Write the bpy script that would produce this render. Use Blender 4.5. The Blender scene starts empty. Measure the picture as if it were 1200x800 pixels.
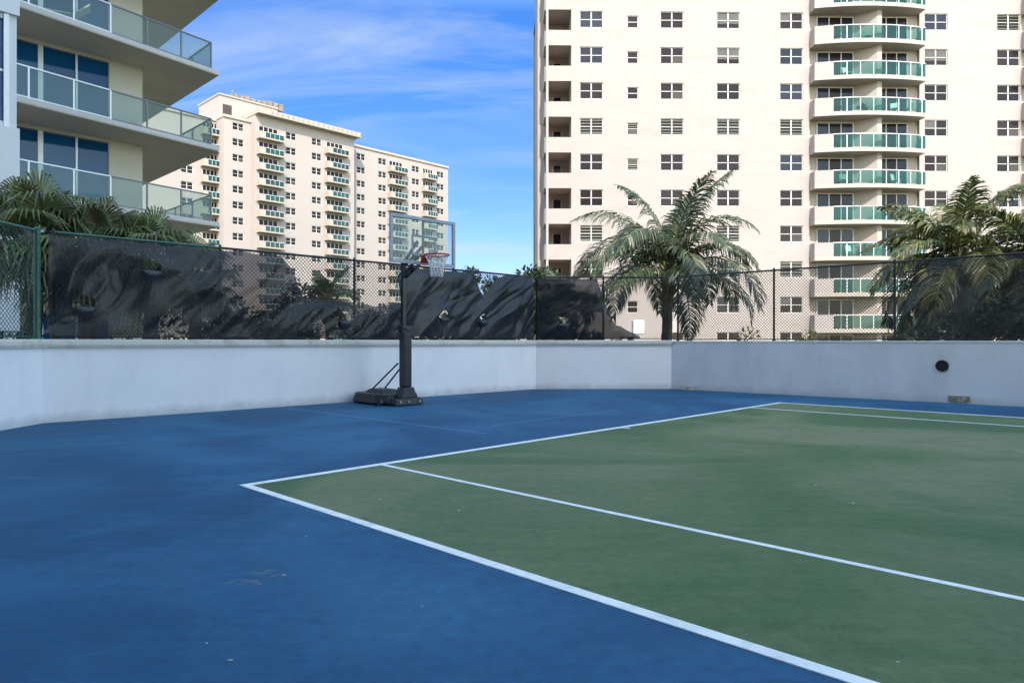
import bpy, math, random
from math import sin, cos, pi, radians as R, sqrt
from mathutils import Vector, noise
C = bpy.data.collections.new('scene'); bpy.context.scene.collection.children.link(C)
scn = bpy.context.scene
EYE = 1.22      # metres above the court
FOC = 809.0     # survey focal length in photo pixels (1200 wide)

# ------------------------------------------------------------------ helpers
class MB:
    """collects faces; build() links them as ONE mesh object"""
    def __init__(s): s.v = []; s.f = []; s.m = []; s.mats = []; s.sm = []
    def mi(s, m):
        if m not in s.mats: s.mats.append(m)
        return s.mats.index(m)
    def face(s, pts, m, smooth=False):
        b = len(s.v); s.v += [tuple(p) for p in pts]
        s.f.append(tuple(range(b, b+len(pts)))); s.m.append(s.mi(m)); s.sm.append(smooth)
    def mesh(s, vs, fs, m, smooth=False):
        b = len(s.v); s.v += [tuple(p) for p in vs]; k = s.mi(m)
        for f in fs: s.f.append(tuple(b+i for i in f)); s.m.append(k); s.sm.append(smooth)
    def box(s, a, b, m):
        x0, x1 = sorted((a[0], b[0])); y0, y1 = sorted((a[1], b[1])); z0, z1 = sorted((a[2], b[2]))
        s.mesh([(x0,y0,z0),(x1,y0,z0),(x1,y1,z0),(x0,y1,z0),(x0,y0,z1),(x1,y0,z1),(x1,y1,z1),(x0,y1,z1)],
               [(0,3,2,1),(4,5,6,7),(0,1,5,4),(1,2,6,5),(2,3,7,6),(3,0,4,7)], m)
    def prism(s, poly, z0, z1, m):
        n = len(poly)
        s.mesh([(p[0],p[1],z0) for p in poly]+[(p[0],p[1],z1) for p in poly],
               [tuple(range(n-1,-1,-1)), tuple(range(n,2*n))]+[(i,(i+1)%n,n+(i+1)%n,n+i) for i in range(n)], m)
    def beam(s, p, q, w, h, m, up=(0,0,1)):
        p = Vector(p); q = Vector(q); d = (q-p).normalized(); u = Vector(up)
        if abs(d.dot(u)) > .98: u = Vector((1,0,0))
        a = d.cross(u).normalized()*w/2; b = a.cross(d).normalized()*h/2
        vs = [c+i*a+j*b for c in (p,q) for i,j in ((-1,-1),(1,-1),(1,1),(-1,1))]
        s.mesh(vs, [(3,2,1,0),(4,5,6,7)]+[(i,(i+1)%4,4+(i+1)%4,4+i) for i in range(4)], m)
    def tube(s, pts, rad, m, n=8, smooth=True, caps=True):
        pts = [Vector(p) for p in pts]; k = len(pts)
        if not hasattr(rad, '__len__'): rad = [rad]*k
        vs = []; pa = None
        for i, p in enumerate(pts):
            d = (pts[min(i+1,k-1)]-pts[max(i-1,0)]).normalized()
            if pa is None:
                a = d.cross(Vector((0,0,1)))
                if a.length < .05: a = Vector((1,0,0))
            else: a = pa-d*pa.dot(d)
            a.normalize(); pa = a; b = d.cross(a)
            for j in range(n):
                t = 2*pi*j/n; vs.append(p+(a*cos(t)+b*sin(t))*rad[i])
        fs = [(i*n+j, i*n+(j+1)%n, (i+1)*n+(j+1)%n, (i+1)*n+j) for i in range(k-1) for j in range(n)]
        s.mesh(vs, fs, m, smooth)
        if caps:
            s.mesh(vs[:n], [tuple(range(n-1,-1,-1))], m); s.mesh(vs[-n:], [tuple(range(n))], m)
    def build(s, name, parent=None, loc=(0,0,0), rz=0, bevel=0):
        me = bpy.data.meshes.new(name); me.from_pydata(s.v, [], s.f); 
        for m in s.mats: me.materials.append(m)
        me.polygons.foreach_set('material_index', s.m); me.polygons.foreach_set('use_smooth', s.sm); me.update()
        o = bpy.data.objects.new(name, me); C.objects.link(o); o.location = loc; o.rotation_euler = (0,0,rz); o.parent = parent
        if bevel:
            md = o.modifiers.new('bevel', 'BEVEL'); md.width = bevel; md.segments = 2; md.limit_method = 'ANGLE'
        return o

def tag(o, label=None, cat=None, group=None, kind=None):
    for k, v in (('label',label),('category',cat),('group',group),('kind',kind)):
        if v: o[k] = v
    return o
def thing(name, label, cat, loc=(0,0,0), rz=0, group=None):
    o = bpy.data.objects.new(name, None); C.objects.link(o); o.location = loc; o.rotation_euler = (0,0,rz)
    o.empty_display_size = .3
    return tag(o, label, cat, group)
KIDS = {}
def copy_tree(o, parent=None, loc=None):
    c = o.copy(); C.objects.link(c)
    if parent is not None: c.parent = parent
    if loc is not None: c.location = loc
    for ch in KIDS.get(o.name, []):
        d = ch.copy(); C.objects.link(d); d.parent = c
    return c

# ------------------------------------------------------------------ materials
def nd(nt, typ, **kw):
    n = nt.nodes.new(typ)
    for k, v in kw.items():
        if k.startswith('i_'):
            key = k[2:].replace('_', ' ')
            n.inputs[int(key) if key.isdigit() else key].default_value = v
        else: setattr(n, k, v)
    return n
def base_mat(name):
    m = bpy.data.materials.new(name); m.use_nodes = True; nt = m.node_tree
    return m, nt, nt.nodes['Principled BSDF'], nt.nodes['Material Output']
def ramp(nt, src, stops):
    r = nt.nodes.new('ShaderNodeValToRGB'); e = r.color_ramp.elements
    e[0].position, e[1].position = stops[0][0], stops[-1][0]
    e[0].color = (*stops[0][1],1); e[1].color = (*stops[-1][1],1)
    for p, c in stops[1:-1]:
        x = e.new(p); x.color = (*c,1)
    nt.links.new(src, r.inputs[0]); return r.outputs[0]
def mix(nt, fac, a, b, bt='MIX'):
    n = nt.nodes.new('ShaderNodeMix'); n.data_type = 'RGBA'; n.blend_type = bt
    for sock, v in ((n.inputs[0],fac),(n.inputs[6],a),(n.inputs[7],b)):
        if hasattr(v, 'node'): nt.links.new(v, sock)
        elif isinstance(v, (int,float)): sock.default_value = v
        else: sock.default_value = (*v,1)
    return n.outputs[2]
def coords(nt, scale=(1,1,1), rot=(0,0,0), kind='Object'):
    tc = nt.nodes.new('ShaderNodeTexCoord'); mp = nt.nodes.new('ShaderNodeMapping')
    mp.inputs['Scale'].default_value = scale; mp.inputs['Rotation'].default_value = rot
    nt.links.new(tc.outputs[kind], mp.inputs[0]); return mp.outputs[0]
def noi(nt, vec, scale, detail=4, rough=.55, dist=0):
    n = nd(nt, 'ShaderNodeTexNoise', i_Scale=scale, i_Detail=detail, i_Roughness=rough, i_Distortion=dist)
    nt.links.new(vec, n.inputs['Vector']); return n.outputs['Fac']
def paint(name, col, rough=.6, var=.12, vscale=1.5, stretch=(1,1,1), bump=0, bscale=40, metal=0, dirt=None):
    m, nt, b, out = base_mat(name); v = coords(nt, stretch)
    f = noi(nt, v, vscale, 5)
    lo = tuple(c*(1-var) for c in col); hi = tuple(min(1,c*(1+var)) for c in col)
    c = ramp(nt, f, [(.3,lo),(.7,hi)])
    if dirt:
        f2 = noi(nt, coords(nt, (dirt[3],dirt[3],dirt[3]*dirt[4])), 1, 6, .65)
        fr = ramp(nt, f2, [(.5,(0,0,0)),(.78,(1,1,1))]); c = mix(nt, fr, c, dirt[:3])
    nt.links.new(c, b.inputs['Base Color']); b.inputs['Roughness'].default_value = rough; b.inputs['Metallic'].default_value = metal
    if bump:
        bp = nd(nt, 'ShaderNodeBump', i_Strength=bump, i_Distance=.01)
        nt.links.new(noi(nt, coords(nt), bscale, 4), bp.inputs['Height']); nt.links.new(bp.outputs[0], b.inputs['Normal'])
    return m
def base_dirt(name, z0=0.0):
    nt = M[name].node_tree; b = nt.nodes['Principled BSDF']; src = b.inputs['Base Color'].links[0].from_socket
    tc = nt.nodes.new('ShaderNodeTexCoord'); sp = nt.nodes.new('ShaderNodeSeparateXYZ'); nt.links.new(tc.outputs['Object'], sp.inputs[0])
    n = noi(nt, coords(nt), 2.6, 6, .7); a = nt.nodes.new('ShaderNodeMath'); a.operation = 'MULTIPLY_ADD'; nt.links.new(n, a.inputs[0]); a.inputs[1].default_value = -.28; nt.links.new(sp.outputs[2], a.inputs[2])
    f = ramp(nt, a.outputs[0], [(0,(1,1,1)),(.001,(1,1,1)),(.05,(0,0,0))])
    mr = nt.nodes.new('ShaderNodeMapRange'); nt.links.new(a.outputs[0], mr.inputs[0]); mr.inputs[1].default_value = -.12; mr.inputs[2].default_value = .03; mr.inputs[3].default_value = .55; mr.inputs[4].default_value = 0
    c = mix(nt, mr.outputs[0], src, (.40,.40,.39))
    dr = noi(nt, coords(nt, (5,5,.35)), 1.6, 5, .6); c = mix(nt, ramp(nt, dr, [(.55,(0,0,0)),(.80,(.10,.10,.10))]), c, (.52,.52,.51))
    nt.links.new(c, b.inputs['Base Color'])
def court_mat(name, col, worn, pale, spec=.25):
    """acrylic court paint: broad mottling, directional broom streaks, pale scuffs"""
    m, nt, b, out = base_mat(name)
    v = coords(nt); f = noi(nt, v, .35, 6, .62, .8)
    c = ramp(nt, f, [(.3,tuple(x*.80 for x in col)),(.5,col),(.72,tuple(x*1.2 for x in col))])
    st = noi(nt, coords(nt, (.5,5,1), (0,0,R(-22))), 1.6, 6, .6, .5)
    c = mix(nt, ramp(nt, st, [(.48,(0,0,0)),(.80,(.32,.32,.32))]), c, worn)
    st3 = noi(nt, coords(nt, (1.2,7,1), (0,0,R(30))), 3.1, 5, .65, .3)
    c = mix(nt, ramp(nt, st3, [(.56,(0,0,0)),(.82,(.38,.38,.38))]), c, worn)
    blot = noi(nt, coords(nt, (.35,.35,.35)), 1, 4, .5, 1.2)
    c = mix(nt, ramp(nt, blot, [(.40,(0,0,0)),(.64,(.8,.8,.8))]), c, worn)
    bl2 = noi(nt, coords(nt, (1,2.2,1), (0,0,R(12))), .9, 6, .7, 1.0)
    c = mix(nt, ramp(nt, bl2, [(.25,(.55,.55,.55)),(.45,(0,0,0))]), c, tuple(x*.62 for x in col))
    sp = noi(nt, v, 9, 3, .5)
    c = mix(nt, ramp(nt, sp, [(.78,(0,0,0)),(.83,(.7,.7,.7))]), c, pale)
    g2 = noi(nt, v, 10, 8, .8)
    c = mix(nt, .55, c, ramp(nt, g2, [(.3,(.30,.30,.30)),(.7,(.70,.70,.70))]), 'OVERLAY')
    g = noi(nt, v, 160, 2, .6)
    c = mix(nt, .35, c, ramp(nt, g, [(.3,(.35,.35,.35)),(.7,(.68,.68,.68))]), 'OVERLAY')
    nt.links.new(c, b.inputs['Base Color'])
    nt.links.new(ramp(nt, f, [(.3,(.62,)*3),(.7,(.8,)*3)]), b.inputs['Roughness'])
    b.inputs['Specular IOR Level'].default_value = spec
    bp = nd(nt, 'ShaderNodeBump', i_Strength=.35, i_Distance=.004)
    nt.links.new(g, bp.inputs['Height']); nt.links.new(bp.outputs[0], b.inputs['Normal'])
    return m
def glass(name, col, rough=.06, clear=0, spec=.8, var=.25, metal=0, tint=(.88,.95,.93,1)):
    m, nt, b, out = base_mat(name)
    oi = nt.nodes.new('ShaderNodeObjectInfo')
    c = ramp(nt, oi.outputs['Random'], [(0,tuple(x*(1-var) for x in col)),(1,tuple(min(1,x*(1+var)) for x in col))])
    nt.links.new(c, b.inputs['Base Color']); b.inputs['Roughness'].default_value = rough
    b.inputs['Specular IOR Level'].default_value = spec; b.inputs['Metallic'].default_value = metal
    if clear:
        t = nd(nt, 'ShaderNodeBsdfTransparent'); t.inputs[0].default_value = tint
        x = nd(nt, 'ShaderNodeMixShader', i_0=clear)
        nt.links.new(b.outputs[0], x.inputs[1]); nt.links.new(t.outputs[0], x.inputs[2]); nt.links.new(x.outputs[0], out.inputs[0])
    return m
def leaf(name, cols, transl=.25, rough=.5, scale=1.0):
    m, nt, b, out = base_mat(name)
    g = nt.nodes.new('ShaderNodeNewGeometry')
    c = ramp(nt, g.outputs['Random Per Island'], [(i/(len(cols)-1), c) for i, c in enumerate(cols)])
    f = noi(nt, coords(nt), scale, 3)
    c = mix(nt, 1, c, ramp(nt, f, [(.3,(.65,.65,.65)),(.7,(1.25,1.25,1.2))]), 'MULTIPLY')
    nt.links.new(c, b.inputs['Base Color']); b.inputs['Roughness'].default_value = rough
    t = nt.nodes.new('ShaderNodeBsdfTranslucent'); nt.links.new(c, t.inputs[0])
    x = nd(nt, 'ShaderNodeMixShader', i_0=transl)
    nt.links.new(b.outputs[0], x.inputs[1]); nt.links.new(t.outputs[0], x.inputs[2]); nt.links.new(x.outputs[0], out.inputs[0])
    return m
def mesh_cloth(name, col, clear, sheen=.06):
    """woven wind-screen fabric: mostly thread, partly open weave"""
    m, nt, b, out = base_mat(name)
    f = noi(nt, coords(nt), 2.2, 5)
    c = ramp(nt, f, [(.3,tuple(x*.75 for x in col)),(.7,tuple(x*1.3 for x in col))])
    dst = noi(nt, coords(nt, (1.5,1.5,5), (0,.5,0)), 2.5, 5, .6)
    c = mix(nt, ramp(nt, dst, [(.55,(0,0,0)),(.8,(.45,.45,.45))]), c, (.022,.024,.031))
    nt.links.new(c, b.inputs['Base Color']); b.inputs['Roughness'].default_value = .40; b.inputs['Specular IOR Level'].default_value = .42
    b.inputs['Sheen Weight'].default_value = sheen
    t = nt.nodes.new('ShaderNodeBsdfTransparent'); x = nd(nt, 'ShaderNodeMixShader', i_0=clear)
    nt.links.new(b.outputs[0], x.inputs[1]); nt.links.new(t.outputs[0], x.inputs[2]); nt.links.new(x.outputs[0], out.inputs[0])
    return m

M = {}
M['blue'] = court_mat('blue_court_paint', (.006,.070,.155), (.030,.125,.225), (.25,.33,.40))
M['green'] = court_mat('green_court_paint', (.060,.124,.046), (.185,.190,.105), (.30,.32,.24))
M['line'] = paint('line_paint', (.82,.83,.80), .65, .10, 5, bump=.3, dirt=(.55,.60,.57,9,1))
M['oldline'] = paint('worn_line_paint', (.06,.16,.31), .7, .25, 12)
M['wallp'] = paint('white_wall_paint', (.87,.86,.86), .75, .035, .8, bump=.4, bscale=14, dirt=(.78,.78,.78,1.3,.6))
M['wallr'] = paint('grey_wall_paint', (.62,.62,.63), .75, .06, .8, bump=.4, bscale=14, dirt=(.50,.50,.52,.9,.4))
M['cap'] = paint('cap_paint', (.62,.60,.52), .6, .08, 3, dirt=(.30,.29,.25,3,1))
M['lip'] = paint('lip_paint', (.75,.73,.68), .6, .06, 3)
M['stucco'] = paint('stucco', (.345,.294,.270), .85, .022, .5, stretch=(1,1,3), bump=.5, bscale=2.2, dirt=(.315,.258,.222,.30,4))
M['stucco_far'] = paint('stucco_far', (.350,.300,.274), .85, .02, .2, dirt=(.37,.32,.275,.1,2))
M['trim'] = paint('cream_trim', (.37,.31,.26), .7, .04, 1)
M['soffit'] = paint('warm_bounce_soffit', (.60,.48,.37), .8, .06, .7)  # warm bounce light put into the soffit colour
M['white'] = paint('white_frame', (.75,.73,.70), .4, .04, 3)
M['winframe'] = paint('window_frame_white', (.55,.52,.49), .4, .04, 3)
M['darkpane'] = glass('dark_window_glass', (.020,.014,.014), .14, spec=.14)
M['bluepane'] = glass('slate_window_glass', (.018,.020,.030), .12, spec=.2)
M['louver'] = paint('jalousie_slats', (.075,.075,.055), .5, .15, 8)
M['blindfab'] = paint('blind_fabric', (.085,.08,.075), .8, .2, 5)
M['curtain'] = paint('curtain', (.05,.038,.034), .8, .15, 8)
M['teal'] = glass('teal_railing_glass', (.010,.058,.052), .1, clear=.50, spec=.35, var=.15, tint=(.42,.74,.68,1))
M['tealfar'] = glass('teal_railing_glass_far', (.007,.050,.046), .12, clear=.15, spec=.4, var=.3)
M['pale'] = glass('clear_railing_glass', (.22,.29,.28), .1, clear=.78, spec=.5, var=.1)
M['blueglass'] = glass('blue_tinted_glass', (.004,.070,.19), .04, spec=.3, var=.15)
M['navy'] = glass('navy_glass', (.012,.03,.06), .05, spec=.6, var=.1)
M['nwall'] = paint('near_building_render', (.66,.59,.47), .8, .05, .8)
M['nwhite'] = paint('near_building_white', (.68,.70,.74), .7, .04, .8)
M['nslab'] = paint('near_slab_edge', (.50,.49,.47), .7, .05, 1)
M['alu'] = paint('aluminium', (.62,.63,.64), .4, .05, 4, metal=.3)
M['rail'] = paint('grey_rail', (.14,.15,.17), .4, .08, 4, metal=.2)
M['greenpost'] = paint('green_vinyl', (.02,.115,.085), .45, .2, 4, dirt=(.10,.16,.13,5,1))
M['blackpost'] = paint('black_vinyl', (.012,.013,.015), .5, .2, 4)
M['wire'] = paint('black_wire', (.016,.016,.017), .5, .2, 4)
M['greenwire'] = paint('green_wire', (.03,.075,.06), .5, .2, 4)
M['screen'] = mesh_cloth('navy_screen_cloth', (.0065,.0075,.012), .17)
M['screenB'] = mesh_cloth('dense_navy_screen_cloth', (.0065,.008,.0125), .02)
M['screenC'] = mesh_cloth('slate_screen_cloth', (.0065,.008,.012), .10)
M['screen2'] = mesh_cloth('brown_screen_cloth', (.016,.014,.013), .36)
M['hoopblack'] = paint('black_plastic', (.008,.009,.013), .45, .2, 5, dirt=(.03,.033,.04,4,1))
M['hoopsteel'] = paint('black_steel', (.015,.017,.022), .35, .1, 5)
M['boardframe'] = paint('grey_board_frame', (.27,.31,.36), .45, .08, 6, metal=.2)
M['boardglass'] = glass('acrylic_board', (.42,.45,.44), .05, clear=.80, spec=.5, var=0)
M['boardline'] = paint('grey_board_line', (.22,.25,.29), .5, .05, 6)
M['rim'] = paint('orange_rim', (.50,.022,.012), .4, .12, 9)
M['net'] = paint('white_net', (.72,.74,.76), .7, .05, 9)
M['bolt'] = paint('zinc_bolt', (.45,.42,.38), .4, .1, 20, metal=.6)
M['vent'] = paint('vent_black', (.008,.009,.011), .6, .2, 9)
M['rust'] = paint('rusty_grille', (.36,.32,.24), .8, .45, 25)
M['offwhite'] = paint('drain_box_white', (.62,.56,.48), .7, .15, 10)
M['asphalt'] = paint('asphalt', (.05,.05,.05), .9, .2, 1, bump=.3)
M['grass'] = paint('lawn_green', (.045,.075,.022), .9, .35, .6, bump=.5, bscale=12)
M['concrete'] = paint('concrete', (.36,.35,.33), .85, .1, .6)
M['acgrey'] = paint('plant_room_grey', (.20,.17,.14), .7, .3, 1)
M['bark'] = paint('palm_bark', (.13,.105,.08), .9, .35, 3, stretch=(1,1,6), bump=.6, bscale=18)
M['bark2'] = paint('tree_bark', (.10,.08,.06), .9, .3, 5, bump=.5, bscale=20)
M['thatch'] = leaf('dry_palm_thatch', [(.16,.11,.06),(.26,.20,.12),(.10,.07,.045)], .1, .8)
M['coco'] = leaf('coconut_leaf', [(.040,.065,.034),(.06,.092,.044),(.10,.12,.07),(.045,.07,.036),(.30,.26,.18)], .3, .38)
M['cocolit'] = leaf('yellow_coconut_leaf', [(.035,.06,.022),(.08,.11,.03),(.22,.21,.05),(.05,.075,.03),(.30,.25,.15)], .35, .4)  # yellow of sunlit fronds put into the leaf colour
M['fan'] = leaf('fan_palm_leaf', [(.085,.145,.04),(.14,.21,.06),(.24,.30,.10),(.09,.14,.045),(.36,.32,.18)], .28, .36)
M['fandry'] = leaf('fan_palm_dry_leaf', [(.34,.28,.19),(.20,.17,.10),(.10,.10,.05)], .2, .6)
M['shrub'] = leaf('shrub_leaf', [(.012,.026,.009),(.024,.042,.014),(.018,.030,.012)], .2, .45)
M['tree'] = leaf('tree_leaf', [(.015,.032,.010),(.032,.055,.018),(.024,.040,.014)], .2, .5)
M['yellowshrub'] = leaf('yellow_shrub_leaf', [(.05,.08,.02),(.12,.12,.03),(.08,.10,.025)], .3, .5)

base_dirt('wallp'); base_dirt('wallr')
# ------------------------------------------------------------------ survey geometry
U = Vector((.694,.720)); V = Vector((.720,-.694))          # court axes: along the baseline, along the sidelines
CORNER_A = Vector((-2.30,5.87)); WIDTH = 10.97; ALLEY = 1.37; LENGTH = 23.77
AW = math.atan2(.720,.694)                                  # rotation of everything laid out parallel to the baseline
def along(px, o, d):
    """distance along a line (o, unit dir d) of the survey sight-line px"""
    r = (px-600)/FOC; return (r*o[1]-o[0])/(d[0]-d[1]*r)

# court boundary walls (inner faces)
P0 = Vector((-6.98,-4.0)); P1 = Vector((-7.01,10.31)); P2 = Vector((.614,17.73)); P3 = Vector((4.11,17.78)); P4 = P3+Vector((.745,-.667))*17

# ------------------------------------------------------------------ ground and court
mb = MB(); mb.face([(-900,-300,-.45),(900,-300,-.45),(900,1500,-.45),(-900,1500,-.45)], M['grass'])
tag(mb.build('ground'), kind='structure')
mb = MB(); mb.box((-60,32,-.446),(70,41,-.44), M['asphalt']); tag(mb.build('road'), kind='structure')
mb = MB(); mb.box((-60,30.2,-.45),(70,31.8,-.32), M['concrete']); tag(mb.build('pavement'), kind='structure')
mb = MB()
poly = [P0,P1,P2,P3,P4,Vector((14,-8)),Vector((-6.9,-8))]
mb.prism([(p.x,p.y) for p in reversed(poly)], -.40, 0, M['blue']); tag(mb.build('court_surround'), kind='structure')
def cpt(a, b, z): p = CORNER_A+U*a+V*b; return (p.x,p.y,z)
def strip(mb, a0, a1, b0, b1, z, m, t=.003):
    p = [cpt(a0,b0,0),cpt(a1,b0,0),cpt(a1,b1,0),cpt(a0,b1,0)]
    mb.prism([(q[0],q[1]) for q in reversed(p)], .0008, z, m)
mb = MB(); strip(mb, 0, WIDTH, 0, LENGTH*.62, .003, M['green']); tag(mb.build('court_floor'), kind='structure')
mb = MB(); lw = .05
L = LENGTH*.62
strip(mb, -.02, lw, 0, L, .0055, M['line']); strip(mb, WIDTH-lw, WIDTH+.02, 0, L, .0055, M['line'])
strip(mb, ALLEY, ALLEY+lw, .085, L, .0055, M['line']); strip(mb, WIDTH-ALLEY-lw, WIDTH-ALLEY, .085, L, .0055, M['line'])
strip(mb, -.02, WIDTH+.02, 0, .082, .0060, M['line'])
strip(mb, ALLEY+lw, WIDTH-ALLEY-lw, 5.49, 5.54, .0055, M['line'])
strip(mb, WIDTH/2-.025, WIDTH/2+.025, .082, .20, .0055, M['line'])
strip(mb, WIDTH/2-.025, WIDTH/2+.025, 5.54, L, .0055, M['line'])
tag(mb.build('court_lines'), kind='structure')
mb = MB()
def gline(p, q, w, z=.0014):
    d = Vector((q[0]-p[0],q[1]-p[1])).normalized(); n = Vector((-d.y,d.x))*w/2
    mb.face([(p[0]-n.x,p[1]-n.y,z),(q[0]-n.x,q[1]-n.y,z),(q[0]+n.x,q[1]+n.y,z),(p[0]+n.x,p[1]+n.y,z)], M['oldline'])
gline((-4.35,12.85),(-.35,9.15), .05); gline((-.3,10.0),(1.9,12.3), .04)
tag(mb.build('worn_court_marking'), kind='structure')
# worn pale scuffs in the blue paint
rnd = random.Random(5); mb = MB()
M['fleck'] = paint('fleck', (.40,.42,.40), .8, .3, 20)
m_, nt_, b_, o_ = base_mat('scuff'); b_.inputs['Base Color'].default_value = (.20,.255,.29,1); b_.inputs['Roughness'].default_value = .8
t_ = nt_.nodes.new('ShaderNodeBsdfTransparent'); x_ = nt_.nodes.new('ShaderNodeMixShader')
nt_.links.new(ramp(nt_, noi(nt_, coords(nt_), 22, 5, .6), [(.42,(0,0,0)),(.62,(.5,.5,.5))]), x_.inputs[0]); nt_.links.new(t_.outputs[0], x_.inputs[1]); nt_.links.new(b_.outputs[0], x_.inputs[2]); nt_.links.new(x_.outputs[0], o_.inputs[0]); M['scuff'] = m_
NS = [0]
def scuff(cx, cy, r, n):
    for _ in range(n):
        x = cx+rnd.gauss(0,r); y = cy+rnd.gauss(0,r*.8); k = rnd.randint(6,9); s = rnd.uniform(.005,.022); a = rnd.uniform(0,pi)
        pts = []
        for i in range(k):
            t = 2*pi*i/k; q = s*rnd.uniform(.5,1.2); ex, ey = q*cos(t)*1.7, q*sin(t)*.8
            pts.append((x+ex*cos(a)-ey*sin(a), y+ex*sin(a)+ey*cos(a), .0055))
        NS[0] += 1; mb.face([(a_,b_,.0008+NS[0]*.00003) for a_,b_,_ in pts], M['scuff'])
def patch(cx, cy, rx_, ry_, ang):
    NS[0] += 1; k = 22; mb.face([(cx+(rx_*rnd.uniform(.75,1.1)*cos(t))*cos(ang)-(ry_*rnd.uniform(.75,1.1)*sin(t))*sin(ang), cy+rx_*cos(t)*sin(ang)+ry_*rnd.uniform(.8,1.1)*sin(t)*cos(ang), .0008+NS[0]*.00003) for t in [2*pi*i/k for i in range(k)]], M['scuff'])
patch(-1.31,3.66,.10,.045,.2); patch(-1.36,3.50,.11,.05,-.1); patch(-1.22,3.58,.05,.04,.5); patch(-4.4,6.2,.22,.04,.1)
for _ in range(46):
    x = rnd.uniform(-6,6); y = rnd.uniform(2.2,12); s_ = rnd.uniform(.006,.014); a = rnd.uniform(0,pi)
    if x < -6.5 or y > 10+x*.9: continue
    mb.face([(x+s_*cos(a+t)*rnd.uniform(.6,1.5), y+s_*sin(a+t)*rnd.uniform(.5,1), .0040) for t in (0,1.2,2.4,3.7,5)], M['fleck'])
tag(mb.build('floor_scuffs'), kind='structure')

# ------------------------------------------------------------------ perimeter walls
def offset_path(pts, d):
    """parallel polyline at distance d to the left of travel"""
    out = []
    for i, p in enumerate(pts):
        ns = []
        if i: t = (p-pts[i-1]).normalized(); ns.append(Vector((-t.y,t.x)))
        if i < len(pts)-1: t = (pts[i+1]-p).normalized(); ns.append(Vector((-t.y,t.x)))
        n = sum(ns, Vector((0,0))).normalized(); out.append(p+n*d/n.dot(ns[0]))
    return out
def wall_strip(mb, pts, d0, d1, z0, z1, m):
    a = offset_path(pts, d0); b = offset_path(pts, d1); n = len(pts)
    for i in range(n-1):
        q = [a[i],a[i+1],b[i+1],b[i]]
        mb.face([(q[0].x,q[0].y,z0),(q[1].x,q[1].y,z0),(q[1].x,q[1].y,z1),(q[0].x,q[0].y,z1)], m)
        mb.face([(q[3].x,q[3].y,z1),(q[2].x,q[2].y,z1),(q[2].x,q[2].y,z0),(q[3].x,q[3].y,z0)], m)
        mb.face([(k.x,k.y,z1) for k in q], m); mb.face([(k.x,k.y,z0) for k in reversed(q)], m)
    for i in (0,n-1):
        mb.face([(a[i].x,a[i].y,z0),(b[i].x,b[i].y,z0),(b[i].x,b[i].y,z1),(a[i].x,a[i].y,z1)], m)
lw_ = thing('court_wall', 'white painted low wall with rounded cream cap behind the basketball hoop, running to the left edge', 'wall', (P1.x,P1.y,0))
def rel(o, pts): return [p-Vector((o.location.x,o.location.y)) for p in pts]
mb = MB(); wall_strip(mb, rel(lw_,[P0,P1,P2,P3]), 0, .22, -.45, 1.125, M['wallp']); mb.build('wall_face', lw_)
mb = MB(); pp = rel(lw_,[P0,P1,P2,P3])
prof = [(.24,1.125),(.25,1.15),(.25,1.21),(.22,1.245),(.18,1.255),(.02,1.255),(-.02,1.245),(-.05,1.22),(-.055,1.17),(-.04,1.125)]
paths = [offset_path(pp, d) for d, z in prof]
for k in range(len(prof)):
    a, b = paths[k], paths[(k+1)%len(prof)]; za, zb = prof[k][1], prof[(k+1)%len(prof)][1]
    for i in range(3):
        mb.face([(a[i].x,a[i].y,za),(b[i].x,b[i].y,zb),(b[i+1].x,b[i+1].y,zb),(a[i+1].x,a[i+1].y,za)], M['cap'])
mb.build('cap', lw_)
rw = thing('court_wall', 'long grey low wall on the right with a round black vent, meeting the white wall at a corner', 'wall', (P3.x,P3.y,0))
mb = MB(); P3b = P3+Vector((.004,-.003)); wall_strip(mb, rel(rw,[P3b,P4]), .003, .22, -.45, 1.205, M['wallr']); mb.build('wall_face', rw)
mb = MB(); wall_strip(mb, rel(rw,[P3b+Vector((.745,-.667))*.03,P4]), -.012, .25, 1.206, 1.235, M['lip']); mb.build('cap', rw)
RD = Vector((.745,-.667)); RN = Vector((-.667,-.745))    # along the right wall; out of it towards the court
def onwall(px): s = along(px, P3, RD); return P3+RD*s
RA = math.atan2(RD.y, RD.x)
p = onwall(1104)
mb = MB(); n = 28
for k in range(n):
    a, b = 2*pi*k/n, 2*pi*(k+1)/n
    for r0, r1, y0, y1 in ((.115,.115,0,-.022),(.115,.098,-.022,-.022),(.098,.098,-.022,-.006),(.098,0,-.006,-.006)):
        q = [(cos(a)*r0,y0,sin(a)*r0),(cos(b)*r0,y0,sin(b)*r0),(cos(b)*r1,y1,sin(b)*r1),(cos(a)*r1,y1,sin(a)*r1)]
        mb.face(q if r1 else q[:3], M['vent'])
for k in range(-4,5):
    w = sqrt(.097**2-(k*.021)**2); mb.beam((-w,-.013,k*.021),(w,-.013,k*.021), .012, .005, M['vent'])
tag(mb.build('round_vent', None, (p.x,p.y,.735), RA), 'round black vent cover fixed on the grey right wall', 'vent')
p = onwall(1124)
t = thing('wall_grille', 'corroded broken brown drain grille at the foot of the grey right wall', 'grille', (p.x,p.y,.11), RA)
mb = MB(); rnd = random.Random(3)
mb.box((-.17,-.012,-.075),(.17,-.001,.04), M['rust'])
for x0 in (-.185,.17): mb.box((x0,-.03,-.075),(x0+.015,-.012,.04), M['rust'])
for z0 in (-.075,.032): mb.box((-.169,-.03,z0),(.169,-.012,z0+.008), M['rust'])
mb.build('frame', t)
mb = MB()
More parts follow.
